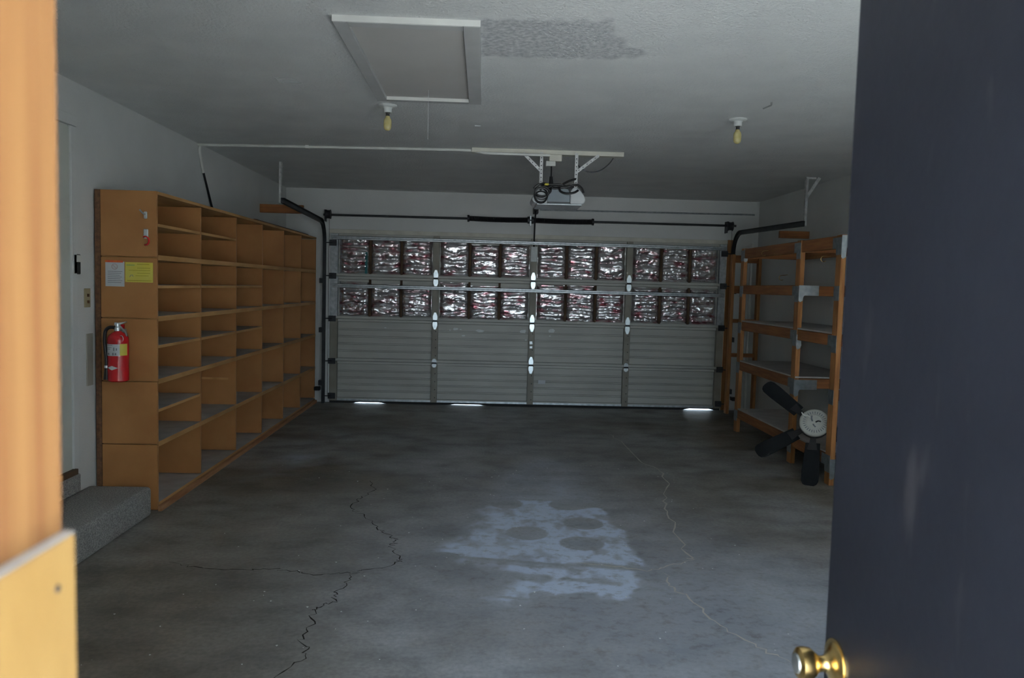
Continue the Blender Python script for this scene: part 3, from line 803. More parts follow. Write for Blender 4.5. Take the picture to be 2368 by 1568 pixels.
# ------------------------------------------------------------------ garage door
DY = 9.64
X0, X1, DH = -1.872, 3.003, 2.083
SH = DH / 4
gd = empty('door_1', (0.565, DY, 0), 'wide sectional garage door with foil insulation in its upper half', None, None, 'structure')
gb = (0.565, DY, 0)
YS = DY + 0.045
for i in range(4):
    z0, z1 = i * SH + (0.028 if i == 0 else 0.0), (i + 1) * SH
    prof = [(YS + .02, z0), (YS - .01, z0), (YS - .028, z0 + .003), (YS - .028, z0 + .030), (YS - .018, z0 + .036), (YS, z0 + .040)]
    n_ = 5
    lo_, hi_ = z0 + .040, z1 - .040
    for q in range(1, n_):
        zc = lo_ + (hi_ - lo_) * q / n_
        prof += [(YS, zc - .013), (YS + .016, zc - .011), (YS + .016, zc - .006), (YS + .001, zc - .004), (YS + .001, zc + .004), (YS + .016, zc + .006), (YS + .016, zc + .011), (YS, zc + .013)]
    prof += [(YS, z1 - .040), (YS - .018, z1 - .036), (YS - .028, z1 - .030), (YS - .028, z1 - .003), (YS - .01, z1), (YS + .02, z1)]
    B(gb).prism(prof, (X0, 0, 0), (0, 1, 0), (0, 0, 1), (X1 - X0, 0, 0)).build('door_section', DOORP, gd)
STX = [-0.587, 0.609, 1.796]
EX = [(X0, X0 + .092), (X1 - .085, X1)]
hinge0 = None
for i in range(4):
    z0, z1 = i * SH + .03, (i + 1) * SH - .004
    for sx_ in STX:
        B(gb).box(sx_ - .038, sx_ + .038, DY - .012, YS, z0, z1).build('center_stile', STILEP, gd, bevel=.002)
        for q in range(4):
            if i < 2:
                B(gb).lathe([(.006, 0), (.006, .004), (.003, .006)], (sx_ + .012, DY - .012, z0 + .06 + q * .1), (0, -1, 0), 8).build('bolt', STEELD, gd)
    for (a, c_) in EX:
        B(gb).box(a, c_, DY - .014, YS, z0, z1).build('end_stile', GALV if i >= 2 else STILEP, gd, bevel=.002)
# hinges at the joints
for zj in (SH, 2 * SH, 3 * SH):
    for si, sx_ in enumerate(STX):
        small = (zj == SH and si != 1)
        hh = .055 if small else .105
        for sgn in (1, -1):
            poly = [(-.024, sgn * .010), (.024, sgn * .010), (.030, sgn * .030), (.030, sgn * hh * .55), (.012, sgn * hh), (-.012, sgn * hh), (-.030, sgn * hh * .55), (-.030, sgn * .030)]
            B(gb).prism(poly, (sx_, DY - .012, zj), (1, 0, 0), (0, 0, 1), (0, -.008, 0)).build('hinge_leaf', GALV if small else GALVB, gd, bevel=.0015)
        B(gb).tube([(sx_ - .026, DY - .024, zj), (sx_ + .026, DY - .024, zj)], .009, 10).build('hinge_knuckle', STEELD, gd, smooth=True)
# roller brackets at the ends of the joints
for zj in (0.09, SH, 2 * SH, 3 * SH, DH - .12):
    for (xa, xb, xr) in ((X0 - .01, X0 + .075, X0 - .055), (X1 - .07, X1 + .01, X1 + .055)):
        B(gb).box(xa, xb, DY - .034, DY - .014, zj - .035, zj + .035).build('roller_bracket', STEELD, gd, bevel=.003)
        B(gb).tube([(xr, DY - .04, zj), ((xa + xb) / 2, DY - .04, zj)], .006, 8).build('roller_axle', STEELD, gd)
# lock plate fragments on the middle stile, sticker and chipped paint
for (z, w, h) in ((.80, .020, .020), (.745, .018, .016), (.44, .016, .02)):
    B(gb).box(.604 - w, .604 + w, DY - .017, DY - .012, z - h, z + h).build('lock_plate', GALV, gd, bevel=.003)
B(gb).box(.571, .648, DY - .022, DY - .012, 1.80, 1.985).build('mounting_plate', CHIPW, gd, bevel=.002)
B(gb).box(.71, .80, YS - .004, YS - .0005, .285, .332).build('sticker', PAPER, gd)
rng = random.Random(11)
for (x, z, s_) in ((-.335, .945, .05), (-.27, .94, .02), (-.40, .93, .018), (-.24, .865, .03), (-.03, .93, .06), (.50, .935, .07), (.86, .955, .07), (.84, .885, .02), (.545, .83, .02), (-1.2, 0.94, .02)):
    poly = [(s_ * math.cos(q * 1.05) * rng.uniform(.5, 1), s_ * .45 * math.sin(q * 1.05) * rng.uniform(.5, 1)) for q in range(6)]
    B(gb).prism(poly, (x, YS - .0002, z), (1, 0, 0), (0, 0, 1), (0, -.0012, 0)).build('paint_chip', CHIPW, gd)
# struts
for zs in (2.026, 1.444):
    prof = [(0, -.022), (-.030, -.022), (-.036, -.016), (-.036, -.004), (-.030, 0), (-.036, .004), (-.036, .016), (-.030, .022), (0, .022), (0, .018), (-.028, .018), (-.028, -.018), (0, -.018)]
    B(gb).prism(prof, (X0 + .02, DY - .012, zs), (0, 1, 0), (0, 0, 1), (X1 - X0 - .04, 0, 0)).build('strut', GALV, gd)
# bottom seal with three lens-shaped gaps
def gap_h(x):
    h = 0
    for a, c_, hh in ((-1.60, -1.17, .012), (-.42, .07, .010), (2.53, 2.95, .018)):
        if a < x < c_:
            t_ = (x - a) / (c_ - a)
            h = hh * min(1, t_ * 5, (1 - t_) * 5)
    return h
xs_ = sorted(set([X0, X1] + [X0 + (X1 - X0) * i / 240 for i in range(241)]))
poly = [(x, gap_h(x) + .0005) for x in xs_] + [(X1, .036), (X0, .036)]
B(gb).prism(poly, (0, DY + .015, 0), (1, 0, 0), (0, 0, 1), (0, .05, 0)).build('bottom_seal', RUBBER, gd)
B(gb).box(X0, X1, DY + .012, DY + .068, .029, .052).build('bottom_rail', GALV, gd)
# insulation batts, three to a bay
rng = np.random.default_rng(5)
def batt(xa, xb, za, zb, seed):
    g = np.random.default_rng(seed)
    nx, nz = 26, 64
    U, V = np.meshgrid(np.linspace(0, 1, nx), np.linspace(0, 1, nz))
    edge = np.minimum(np.minimum(U, 1 - U) * 9, 1) ** 0.5 * np.minimum(np.minimum(V, 1 - V) * 14, 1) ** 0.5
    nf = g.uniform(3.0, 6.0); ph = g.uniform(0, 1)
    w1 = fbm(U * 2.2 + seed, V * 5 + seed, seed, 3)
    t_ = V * nf + ph + 0.75 * (w1 - .5)
    fr_ = t_ - np.floor(t_)
    fold = np.sqrt(np.clip(1 - (2 * fr_ - 1) ** 2, 0, 1))
    crump = np.abs(fbm(U * 7 + seed, V * 12, seed + 9, 3) - .5) * 2
    fine_ = fbm(U * 16 + seed, V * 30, seed + 5, 2) - .5
    d = edge * (0.012 + 0.032 * fold + 0.010 * crump + 0.005 * fine_) + 0.003
    wz = 0.014 * (fbm(U * 5 + seed, U * 0, seed, 2) - .5) * ((V > .97) * 1.0 + (V < .03) * 1.0)
    X = xa + (xb - xa) * (U + 0.03 * (fbm(V * 6 + seed, V * 0, seed, 2) - .5)); Z = za + (zb - za) * V + wz; Y = YS - 0.002 - d
    co = np.stack([X.ravel(), Y.ravel(), Z.ravel()], 1).tolist()
    i = (np.arange(nz - 1)[:, None] * nx + np.arange(nx - 1)[None, :]).ravel()
    fs = [tuple(f) for f in np.stack([i, i + 1, i + nx + 1, i + nx], 1).tolist()]
    b = B(((xa + xb) / 2, YS, (za + zb) / 2)); b.add(co, fs)
    b.add([(xa, YS - .001, za), (xb, YS - .001, za), (xb, YS - .001, zb), (xa, YS - .001, zb)], [(0, 1, 2, 3)])
    return b.build('insulation_batt', FOIL, gd, smooth=True)
BAY = [(-1.775, -.628), (-.546, .568), (.650, 1.755), (1.836, 2.915)]
seed = 20
for si, sec in enumerate((3, 2)):
    for bi, (xa, xb) in enumerate(BAY):
        w = (xb - xa) / 3
        for q in range(3):
            seed += 1
            za, zb = sec * SH + .034, (sec + 1) * SH - .034
            low = {(1, 0, 1): .05, (1, 0, 2): .09, (1, 1, 1): .045, (1, 1, 2): .06, (0, 0, 0): .0, (0, 1, 1): .06, (0, 1, 2): .05, (1, 2, 2): .06, (1, 0, 0): .03}.get((si, bi, q), 0.01)
            gL = .010
            batt(xa + q * w + gL, xa + (q + 1) * w - gL, za + .002, zb - low, seed)
        for q in (1, 2):
            B(gb).box(xa + q * w - .013, xa + q * w + .013, YS - .034, YS - .0005, sec * SH + .033, (sec + 1) * SH - .033).build('wood_divider', DARKST, gd)
B(gb).box(-1.455, -1.425, YS - .05, YS - .036, 1.60, 1.86).build('teal_strip', TEAL, gd, bevel=.003)

# tracks
def sweep_channel(xc, pts, inward, parent, orig, name):
    prof = [(0, -.026), (.034, -.026), (.034, -.022), (.004, -.022), (.004, .022), (.034, .022), (.034, .026), (0, .026)]
    vv = []; n = len(prof)
    P = [Vector((0, p[0], p[1])) for p in pts]
    for i, p in enumerate(P):
        d = (P[min(i + 1, len(P) - 1)] - P[max(i - 1, 0)]).normalized()
        nn = Vector((0, -d.z, d.y))
        for a, c_ in prof:
            q = p + nn * c_
            vv.append((xc + inward * (a - .017), q.y, q.z))
    fs = []
    for i in range(len(P) - 1):
        fs += [(i * n + j, i * n + (j + 1) % n, (i + 1) * n + (j + 1) % n, (i + 1) * n + j) for j in range(n)]
    fs += [tuple(range(n))[::-1], tuple(range((len(P) - 1) * n, len(P) * n))]
    b = B(orig); b.add(vv, fs)
    return b.build(name, STEELD, parent)
def track(xc, inward, lab, yend, zend, diag):
    base = (xc, 9.58, 0)
    t = empty('door_track', base, lab, 'track', 'garage door tracks')
    sweep_channel(xc, [(9.585, 0.003), (9.585, 1.97)], inward, t, base, 'vertical_track')
    arc = [(9.585, 1.97)] + [(9.585 - .24 * (1 - math.cos(q)), 1.97 + .24 * math.sin(q)) for q in [math.radians(x) for x in range(10, 100, 10)]]
    sweep_channel(xc, arc, inward, t, base, 'curved_track')
    sweep_channel(xc, [(9.345, 2.21), (yend, zend)], inward, t, base, 'horizontal_track')
    out = -inward
    for z in (.25, .9, 1.5):
        b = B(base).box(min(xc + out * .014, xc + out * .06), max(xc + out * .014, xc + out * .06), 9.58, 9.612, z - .03, z + .03)
        b.box(min(xc + out * .052, xc + out * .06), max(xc + out * .052, xc + out * .06), 9.60, YF - .001, z - .03, z + .03).build('jamb_bracket', STEELD, t)
    # ceiling hanger
    hx = xc + out * .022
    b = B(base).box(hx - .003, hx + .003, yend + .02, yend + .055, zend - .02, H - .001).box(hx - .02 if out < 0 else hx, hx if out < 0 else hx + .02, yend + .02, yend + .024, zend - .02, H - .001)
    b.build('ceiling_hanger', STRAPM, t)
    if diag:
        B(base).beam((hx + .012, yend + .04, H - .003), (hx + .10, yend + .04, H - .003), .03, .006, (0, 1, 0)).build('hanger_foot', STRAPM, t)
        B(base).beam((hx + .13, yend + .03, H - .004), (hx + .01, yend + .035, H - .20), .03, .005, (0, 1, 0)).build('diagonal_brace', STRAPM, t)
    return t
track(-1.935, 1, 'dark steel roller track on the left of the garage door', 7.60, 2.250, False)
track(3.070, -1, 'dark steel roller track on the right of the garage door', 7.50, 2.170, True)
tag(B((-2.2, 8.6, 2.24)).box(WL, -1.965, 8.58, 8.62, 2.215, 2.305).build('wood_brace', FIRX, bevel=.002), 'short lumber brace between the left wall and its track', 'brace', 'track braces')
tag(B((3.25, 8.2, 2.1)).box(3.10, WR, 8.16, 8.20, 2.075, 2.150).build('wood_brace', FIRX, bevel=.002), 'short lumber brace between the right wall and its track', 'brace', 'track braces')
tag(B((-2.0, YF, 0)).box(-2.04, -1.90, YF - .018, YF, 0.12, 2.14).build('trim_3', WHITE, bevel=.002), 'white jamb board left of the garage door', None, None, 'structure')
tag(B((3.2, YF, 0)).box(3.03, 3.11, YF - .018, YF, 0.0, 2.14).build('trim_4', FIRZ, bevel=.002), 'bare wood jamb board right of the garage door', None, None, 'structure')
tag(B((0.5, YF, 2.1)).box(-1.90, 3.03, YF - .014, YF, 2.085, 2.135).build('trim_5', BOARDW, bevel=.002), 'pale head board above the garage door', None, None, 'structure')

# torsion bar
ts = empty('torsion_bar', (0.55, 9.62, 2.306), 'black torsion spring bar above the garage door', 'torsion bar')
tb = (0.55, 9.62, 2.306)
B(tb).tube([(-1.96, 9.62, 2.298), (3.10, 9.62, 2.310)], .0135, 12).build('shaft', STEELD, ts, smooth=True)
def coil(xa, xb):
    pts = []; r = []
    n = 100
    for i in range(n + 1):
        t_ = i / n
        pts.append((xa + (xb - xa) * t_, 9.62, 2.305 - .006 * math.sin(math.pi * t_)))
        r.append(.031 + (.0025 if i % 2 else -.0015))
    B(tb).tube(pts, r, 14).build('torsion_spring', BLACKP, ts)
coil(-.195, .525); coil(.585, 1.313)
for x in (-.205, .53, .58, 1.32):
    B(tb).tube([(x - .012, 9.62, 2.305), (x + .012, 9.62, 2.305)], .042, 16).build('spring_cone', STEELD, ts, smooth=True)
B(tb).box(.547, .563, 9.61, YF - .001, 2.24, 2.36).build('center_bracket', GALV, ts)
for x in (-1.90, 3.03):
    B(tb).lathe([(.05, -.03), (.058, -.028), (.05, -.015), (.05, .015), (.058, .028), (.05, .03)], (x, 9.62, 2.304), (1, 0, 0), 20).build('cable_drum', STEELD, ts, smooth=True)
    B(tb).box(x - .045, x - .037, 9.60, YF - .001, 2.22, 2.36).build('end_bracket', STEELD, ts)
    B(tb).tube([(x + .015, 9.60, 2.28), (x + .015, 9.602, .1)], .0022, 5).build('lift_cable', STEELD, ts)
b = B((2.0, 9.69, 2.45)).tube([(.67, 9.685, 2.440), (3.35, 9.690, 2.459)], .010, 8)
tag(b.build('wall_rod', GALV, smooth=True), 'thin grey rod running along the wall above the torsion bar', 'rod')

# safety sensors and bits by the door
for (x, z, l_) in ((-2.0, .185, 'small black safety sensor low beside the left track'), (3.15, .165, 'small black safety sensor low beside the right track')):
    e_ = empty('safety_sensor', (x, 9.6, z), l_, 'sensor', 'door safety sensors')
    B((x, 9.6, z)).box(x - .035, x + .035, 9.52, 9.60, z - .022, z + .022).build('sensor_body', BLACKP, e_, bevel=.005)
    B((x, 9.6, z)).box(x - .006, x + .006, 9.59, YF - .018, z - .012, z + .012).build('sensor_arm', STEELD, e_)

# ------------------------------------------------------------------ ceiling: hatch, lamps, opener
ha = empty('attic_hatch', (-.36, 4.15, H), 'grey attic hatch panel framed by trim in the ceiling', 'hatch')
hb = (-.36, 4.15, H)
hx0, hx1, hy0, hy1, hz = -.672, -.040, 3.43, 4.865, 2.592
B(hb).box(hx0 + .055, hx1 - .065, hy0 + .055, hy1 - .061, hz + .018, H - .001).build('hatch_panel', HATCHM, ha)
B(hb).box(hx0, hx0 + .062, hy0, hy1, hz, H - .0005).build('trim_board', HATCHF, ha, bevel=.002)
B(hb).box(hx1 - .075, hx1, hy0, hy1, hz, H - .0005).build('trim_board', HATCHF, ha, bevel=.002)
B(hb).box(hx0 + .063, hx1 - .076, hy0 + .0005, hy0 + .060, hz, H - .0005).build('trim_board', HATCHF, ha, bevel=.002)
B(hb).box(hx0, hx1, hy0 - .004, hy0 - .0002, hz + .002, H - .0005).build('lit_edge_strip', TRIMLIT, ha)  # pale strip paints the light on the near trim face
B(hb).box(hx0 + .063, hx1 - .076, hy1 - .0595, hy1 - .0555, hz - .002, H - .012).build('lit_edge_strip', TRIMLIT, ha)  # pale strip paints the light on the far trim face
B(hb).box(hx0 + .063, hx1 - .076, hy1 - .055, hy1, hz, H - .0005).build('trim_board', HATCHF, ha, bevel=.002)
B(hb).tube([(-.345, 4.62, hz + .019), (-.345, 4.62, 2.33)], .0014, 6).build('pull_cord', STRAPM, ha)

def lamp(x, y, lab):
    base = (x, y, H)
    t = empty('ceiling_bulb', base, lab, 'light', 'bare ceiling bulbs')
    B(base).lathe([(.058, 0), (.058, -.006), (.050, -.012), (.030, -.016), (.026, -.022), (.025, -.044), (.021, -.048)], (x, y, H - .0005), (0, 0, 1), 28).build('lampholder', PORC, t, smooth=True)
    B(base).lathe([(.018, -.048), (.0125, -.052), (.0125, -.066), (.013, -.070)], (x, y, H), (0, 0, 1), 16).build('bulb_base', SCREWB, t, smooth=True)
    B(base).lathe([(.013, -.070), (.016, -.080), (.024, -.092), (.0255, -.105), (.0255, -.135), (.022, -.150), (.012, -.159), (.001, -.161)], (x, y, H), (0, 0, 1), 24).build('glass_bulb', BULB, t, smooth=True)
    return t
lamp(-.637, 5.09, 'bare amber bulb on the ceiling just beyond the attic hatch')
lamp(1.636, 5.134, 'bare amber bulb on the ceiling at the right')

# mounting board, outlet box, conduit
YO = 6.56
tag(B((.5, YO, H)).prism([(-.125, 2.585), (1.135, 2.585), (1.135, H - .0005), (-.125, H - .0005)], (0, YO - .045, 0), (1, 0, 0), (0, 0, 1), (0, .09, 0)).build('mounting_board', BOARDW, bevel=.002), 'pale board screwed to the ceiling above the opener', 'board')
ob = empty('outlet_box', (.565, YO - .02, 2.5), 'white painted outlet box under the ceiling board', 'outlet')
B((.565, YO - .02, 2.5)).box(.515, .620, YO - .055, YO + .02, 2.530, 2.584).build('box_body', BOARDW, ob, bevel=.004)
B((.565, YO - .02, 2.5)).box(.488, .568, YO - .065, YO - .01, 2.487, 2.528).build('plug_adapter', WHITEP, ob, bevel=.004)
cn = empty('conduit', (-1.0, 6.68, H), 'white painted conduit crossing the ceiling to the left wall', 'conduit')
cb_ = (-1.0, 6.68, H)
B(cb_).tube(smooth_path([(.52, YO - .065, 2.573), (.1, YO - .06, 2.575), (-.02, YO - .05, 2.578), (-.12, YO + .005, 2.600), (-.2, YO + .03, H - .012), (-1.2, YO + .10, H - .012), (-2.36, YO + .19, H - .012), (-2.405, YO + .20, H - .016), (WL + .013, YO + .205, H - .05), (WL + .013, YO + .22, 2.52), (WL + .013, YO + .29, 2.39)], 5), .0115, 10).build('pipe', CONDU, cn, smooth=True)
B(cb_).box(-1.515, -1.485, 6.66, 6.71, H - .026, H - .0005).build('clip', CONDU, cn)
B(cb_).tube([(WL + .013, YO + .285, 2.40), (WL + .013, YO + .47, 2.157), (WL + .03, YO + .52, 2.04)], .010, 8).build('black_cable', BLACKP, cn, smooth=True)

# opener
og = empty('door_opener', (.6, 6.62, 2.17), 'grey garage door opener with white lenses hung under the ceiling', 'opener')
obx = (.6, 6.62, 2.17)
b = B(obx).prism([(.508, 2.176), (.692, 2.176), (.692, 2.262), (.675, 2.30), (.525, 2.30), (.508, 2.262)], (0, 6.46, 0), (1, 0, 0), (0, 0, 1), (0, .36, 0))
b.build('motor_housing', OPENB, og, bevel=.004)
B(obx).box(.508, .692, 6.455, 6.47, 2.184, 2.192).build('housing_slot', BLACKP, og)
B(obx).box(.42, .79, 6.44, 6.84, 2.165, 2.1755).build('base_pan', GALV, og, bevel=.002)
rl = [(.694, 2.177), (.792, 2.177), (.812, 2.190), (.820, 2.215), (.806, 2.250), (.780, 2.285), (.755, 2.308), (.720, 2.314), (.694, 2.285)]
B(obx).prism(rl, (0, 6.45, 0), (1, 0, 0), (0, 0, 1), (0, .34, 0)).build('light_lens', LENS, og, bevel=.006)
B(obx).prism([(1.2 - x, z) for x, z in rl], (0, 6.45, 0), (1, 0, 0), (0, 0, 1), (0, .34, 0)).build('light_lens', LENS, og, bevel=.006)
B(obx).prism([(-.012, 0), (.012, 0), (.012, .006), (.003, .006), (.003, .03), (-.003, .03), (-.003, .006), (-.012, .006)], (.60, 6.8, 2.30), (1, 0, 0), (0, 0, 1), (.008, 2.82, .11)).build('rail', STEELD, og)
B(obx).box(.585, .645, 9.56, YF - .001, 2.385, 2.455).build('header_bracket', BLACKP, og, bevel=.004)
B(obx).tube([(.608, 9.5, 2.40), (.606, 9.59, 2.30), (.604, 9.605, 1.98)], .010, 8).build('door_arm', STEELD, og, smooth=True)
for (x, x2) in ((.452, .30), (.742, .925)):
    B(obx).beam((x, YO - .05, 2.31), (x, YO - .05, 2.60), .026, .004, (0, 1, 0)).build('hanging_strap', STRAPM, og)
    for q in range(8):
        B(obx).lathe([(.005, 0), (.005, .001)], (x, YO - .0522, 2.33 + q * .032), (0, -1, 0), 8).build('strap_hole', INKD, og)
    B(obx).beam((x, YO - .0475, 2.445), (x2, YO - .0475, 2.588), .024, .004, (0, 1, 0)).build('diagonal_strap', STRAPM, og)
    for q in range(5):
        t_ = .12 + q * .18
        B(obx).lathe([(.0045, 0), (.0045, .001)], (x + (x2 - x) * t_, YO - .0497, 2.445 + .143 * t_), (0, -1, 0), 8).build('strap_hole', INKD, og)
# black extension cord bundled on the opener
ec = empty('extension_cord', (.53, 6.45, 2.3), 'black extension cord coiled over the opener', 'cord')
eb = (.53, 6.45, 2.3)
B(eb).tube(smooth_path([(.535, YO - .05, 2.488), (.535, YO - .06, 2.44), (.533, YO - .07, 2.39)]), .006, 8).build('cord_drop', BLACKP, ec, smooth=True)
B(eb).tube([(.533, YO - .07, 2.40), (.535, YO - .07, 2.33), (.538, YO - .09, 2.30)], [.013, .021, .024], 10).build('plug', BLACKP, ec, smooth=True)
def loop(cx, cz, rx, rz, y, r, tilt=0.0, n=28):
    return [(cx + rx * math.cos(q), y + tilt * math.sin(q), cz + rz * math.sin(q)) for q in [2 * math.pi * i / n for i in range(n)]]
for (cx, cz, rx, rz, y, tl) in ((.448, 2.235, .052, .062, 6.425, .01), (.455, 2.250, .055, .045, 6.42, -.01), (.452, 2.262, .050, .040, 6.43, .015), (.46, 2.268, .060, .036, 6.415, 0), (.45, 2.225, .050, .045, 6.41, .008)):
    B(eb).tube(loop(cx, cz, rx, rz, y, 0, tl), .0062, 7, True).build('cord_loop', BLACKP, ec, smooth=True)
for pts in ([(.39, 6.44, 2.29), (.42, 6.43, 2.32), (.47, 6.44, 2.335), (.53, 6.46, 2.33), (.60, 6.47, 2.335), (.66, 6.47, 2.32), (.70, 6.46, 2.325), (.74, 6.45, 2.335), (.78, 6.44, 2.31), (.80, 6.44, 2.27)],
            [(.45, 6.43, 2.325), (.52, 6.45, 2.318), (.60, 6.46, 2.322), (.68, 6.46, 2.31), (.72, 6.46, 2.32)],
            [(.53, 6.44, 2.31), (.56, 6.45, 2.30), (.63, 6.45, 2.312), (.69, 6.45, 2.325)],
            [(.60, 6.43, 2.305), (.61, 6.43, 2.275), (.66, 6.425, 2.258), (.72, 6.43, 2.268), (.755, 6.44, 2.29)],
            [(.625, 6.45, 2.335), (.68, 6.46, 2.365), (.735, 6.48, 2.385)],
            [(.53, 6.44, 2.30), (.525, 6.42, 2.27), (.50, 6.42, 2.245)],
            [(.53, 6.43, 2.315), (.50, 6.42, 2.30), (.47, 6.42, 2.31), (.44, 6.42, 2.28)]):
    B(eb).tube(smooth_path(pts), .0095, 7).build('cord_run', BLACKP, ec, smooth=True)
B(eb).box(.475, .51, 6.40, 6.43, 2.318, 2.334).build('tape_wrap', YELLOW, ec, bevel=.004)
tag(B((1.0, 6.7, 2.55)).tube(smooth_path([(.76, YO + .03, 2.52), (.80, YO + .04, 2.485), (.87, YO + .05, 2.465), (.95, YO + .05, 2.478), (1.02, YO + .05, 2.53), (1.06, YO + .03, 2.584)]), .005, 7).build('loose_wire', STEELD, smooth=True), 'loose grey wire sagging under the right end of the ceiling board', 'wire')

# ------------------------------------------------------------------ lumber rack on the right
RX0, RX1 = 2.735, 3.37
rbase = (3.05, 7.1, 0)
rk = empty('lumber_rack', rbase, 'open lumber storage rack with metal corner plates along the right wall', 'rack')
PYs = [5.97, 6.74, 8.22]
LV = [1.85, 1.475, 1.09, .665, .150]
for iy, y in enumerate(PYs):
    zt = 1.955
    B(rbase).box(RX0, RX0 + .04, y - .045, y + .045, 0, zt).build('post', FIRZ, rk, bevel=.003)
    B(rbase).box(RX1 - .04, RX1, y - .045, y + .045, 0, zt).build('post', FIRZ, rk, bevel=.003)
    for z in LV:
        B(rbase).box(RX0 + .041, RX1 - .041, y - .044, y - .006, z + .002, z + .088).build('cross_rail', FIRX, rk, bevel=.002)
for z in LV:
    hgt = .10 if z == 1.85 else .092
    for ya, yb in ((PYs[0] + .046, PYs[1] + .005), (PYs[1] + .046, PYs[2] + .005)):
        if not (ya < 6.5 and z in (1.475, .665)):
            B(rbase).box(RX0 + .006, RX0 + .039, ya, PYs[1] - .046 if ya < 6.5 else PYs[2] - .046, z, z + hgt).build('front_rail', FIRY, rk, bevel=.003)
        B(rbase).box(RX1 - .039, RX1 - .006, ya, PYs[1] - .046 if ya < 6.5 else PYs[2] - .046, z, z + .09).build('back_rail', FIRY, rk, bevel=.003)
for z in LV[2:]:
    if z != .665: B(rbase).box(RX0 + .004, RX1 - .006, PYs[0] + .05, PYs[1] - .05, z + .093, z + .107).build('shelf_board', GREYTOP, rk, bevel=.001)
    B(rbase).box(RX0 + .004, RX1 - .006, PYs[1] - .049, PYs[2] - .05, z + .093, z + .107).build('shelf_board', GREYTOP, rk, bevel=.001)
# L-shaped metal corner plates on the posts
def lplate(y, z, s_, arm=.10, drop=.055, mat=GALVSH, xo=0):
    # plate on the aisle side (x = RX0) covering post and rail
    poly = [(-.045, -drop), (.040, -drop), (.045, 0), (.045 + (arm if s_ > 0 else 0), 0), (.045 + (arm if s_ > 0 else 0), .085), (-.045 - (arm if s_ < 0 else 0), .085), (-.045 - (arm if s_ < 0 else 0), 0), (-.045, 0)]
    B(rbase).prism(poly, (RX0 - .0005, y, z), (0, 1, 0), (0, 0, 1), (-.0025, 0, 0)).build('corner_plate', mat, rk)
for z in LV:
    lplate(PYs[1], z, 1, .05); lplate(PYs[2], z, -1, .02, .03)
    if z in (1.85, 1.09, .150): lplate(PYs[0], z, 1, .06, .05)
    else: lplate(PYs[0], z, 1, .0, .03)
def fplate(y, z, w, drop, mat, x0=None):
    # plate on the camera side of a post
    x0 = RX0 if x0 is None else x0
    poly = [(0, .088), (w, .088), (w, .0), (.050, 0), (.040, -.012), (.036, -drop), (.012, -drop - .014), (0, -drop)]
    B(rbase).prism(poly, (x0, y - .0455, z), (1, 0, 0), (0, 0, 1), (0, -.0025, 0)).build('corner_plate', mat, rk)
fplate(PYs[0], 1.862, .060, .08, GALVB)  # plates that catch the light are coloured with the paler zinc
fplate(PYs[1], 1.478, .175, .045, GALVB)
fplate(PYs[0], .12, .10, .06, GALVSH)
fplate(PYs[1], .655, .20, .05, GALVSH)
fplate(PYs[2], 1.862, .042, .04, GALV)
fplate(PYs[1], 1.05, .042, .03, GALV)
# brass screw hooks
for (y, z) in ((7.45, 1.90), (6.12, 1.80), (6.98, 1.66)):
    P = [(RX0 + .006, y, z), (RX0 - .05, y, z - .006)] + [(RX0 - .05 - .022 * math.sin(q), y, z - .028 + .022 * math.cos(q)) for q in [math.radians(d) for d in range(0, 230, 25)]]
    B(rbase).tube(P, .003, 6).build('screw_hook', BRASS, rk, smooth=True)
# end frame by the garage door
fbx = (3.2, 9.42, 0)
ef = empty('end_frame', fbx, 'narrow lumber ladder frame standing between the rack and the garage door', 'frame')
B(fbx).box(3.005, 3.043, 9.40, 9.48, 0, 1.95).build('post', FIRZ, ef, bevel=.003)
B(fbx).box(3.33, 3.368, 9.40, 9.48, 0, 1.95).build('post', FIRZ, ef, bevel=.003)
for z in (1.85, 1.48, 1.12, .70):
    B(fbx).box(3.0435, 3.3295, 9.425, 9.463, z, z + (.09 if z > 1.2 else .045)).build('rung', FIRX, ef, bevel=.002)
ol = empty('wall_outlet', (WR, 7.45, .42), 'white ribbed outlet cover on the right wall', 'outlet')
B((WR, 7.45, .42)).box(WR - .008, WR, 7.40, 7.50, .42, .57).build('cover_plate', WHITEP, ol, bevel=.002)
for q in range(5):
    B((WR, 7.45, .42)).box(WR - .014, WR - .008, 7.412 + q * .018, 7.420 + q * .018, .43, .56).build('rib', WHITEP, ol)
tag(B((3.36, 9.68, 0)).tube([(3.33, 9.665, 0.0), (3.33, 9.665, 2.1)], .016, 10).build('corner_pipe', CONDU, smooth=True), 'white pipe standing in the front right corner', 'pipe')

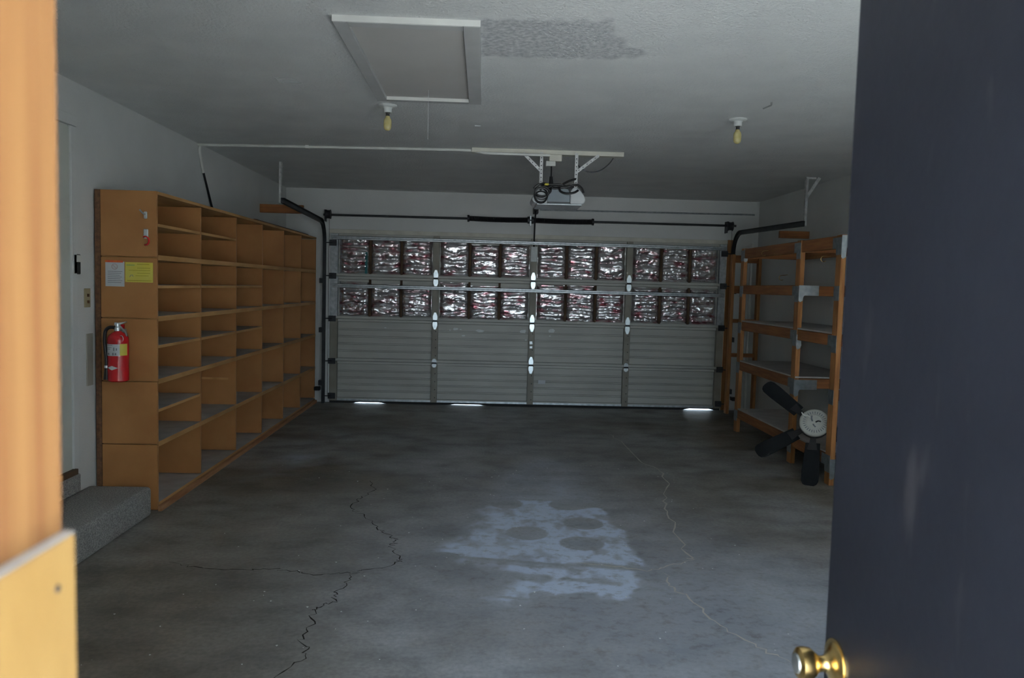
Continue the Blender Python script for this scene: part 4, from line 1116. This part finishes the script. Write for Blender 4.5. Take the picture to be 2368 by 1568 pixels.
# ------------------------------------------------------------------ black ceiling fan leaning in the rack
fc = Vector((2.680, 6.115, .462))
nrm = Vector((-.34, -.80, .49)).normalized()
ux = Vector((0, 0, 1)).cross(nrm).normalized() * 1
if ux.x < 0: ux = -ux
uy = nrm.cross(ux).normalized()
if uy.z < 0: uy = -uy
cf = empty('ceiling_fan', (fc.x, fc.y, 0), 'discarded black ceiling fan with white motor leaning in the rack', 'fan')
cb2 = (fc.x, fc.y, 0)
def fp(a, r, h=0.0):
    return fc + (ux * math.cos(a) + uy * math.sin(a)) * r + nrm * h
B(cb2).lathe([(.085, -.075), (.110, -.065), (.116, -.045), (.116, -.010)], fc, nrm, 36).build('motor_body', BLACKP, cf, smooth=True)
B(cb2).lathe([(.116, -.010), (.117, .000), (.112, .010), (.100, .016), (.066, .020), (.062, .012), (.030, .010), (.004, .010)], fc, nrm, 40).build('motor_plate', FANW, cf, smooth=True)
for q in range(28):
    a = 2 * math.pi * q / 28
    B(cb2).beam(fp(a, .070, .0198), fp(a, .090, .0176), .0065, .002, tuple(nrm)).build('vent_slot', INK, cf)
for (r0, a0, r1, a1, h, mt_) in ((.02, 2.6, .055, 2.0, .03, INK), (.01, .4, .045, .2, .028, INKD), (.02, 4.2, .04, 4.9, .024, INK)):
    B(cb2).tube(smooth_path([fp(a0, r0, .012), fp((a0 + a1) / 2, (r0 + r1) / 2, h), fp(a1, r1, .016)]), .006, 6).build('wire_stub', mt_, cf, smooth=True)
B(cb2).tube(smooth_path([fp(2.5, .02, .012), fp(2.4, .06, .03), fp(2.6, .10, .026), fp(2.5, .125, .02)]), .005, 6).build('wire_lead', CONDU, cf, smooth=True)
for a in (math.radians(141), math.radians(214), math.radians(268), math.radians(338)):
    rad = ux * math.cos(a) + uy * math.sin(a); tan = nrm.cross(rad).normalized()
    tw = (tan + nrm * 0.18).normalized(); th = rad.cross(tw).normalized()
    o_ = fc - nrm * .035
    poly = [(.16, -.055), (.40, -.066), (.475, -.064), (.50, -.052), (.513, -.03), (.516, 0), (.513, .03), (.50, .052), (.475, .064), (.40, .066), (.16, .055)]
    bl = B(cb2).prism(poly, o_ - th * .004, rad, tw, th * .007)
    bo = bl.build('blade', BLACKM, cf, bevel=.0015)
    B(cb2).prism([(.09, -.018), (.15, -.024), (.22, -.04), (.22, .04), (.15, .024), (.09, .018)], o_ + th * .0032, rad, tw, th * .005).build('blade_iron', BLACKP, bo)
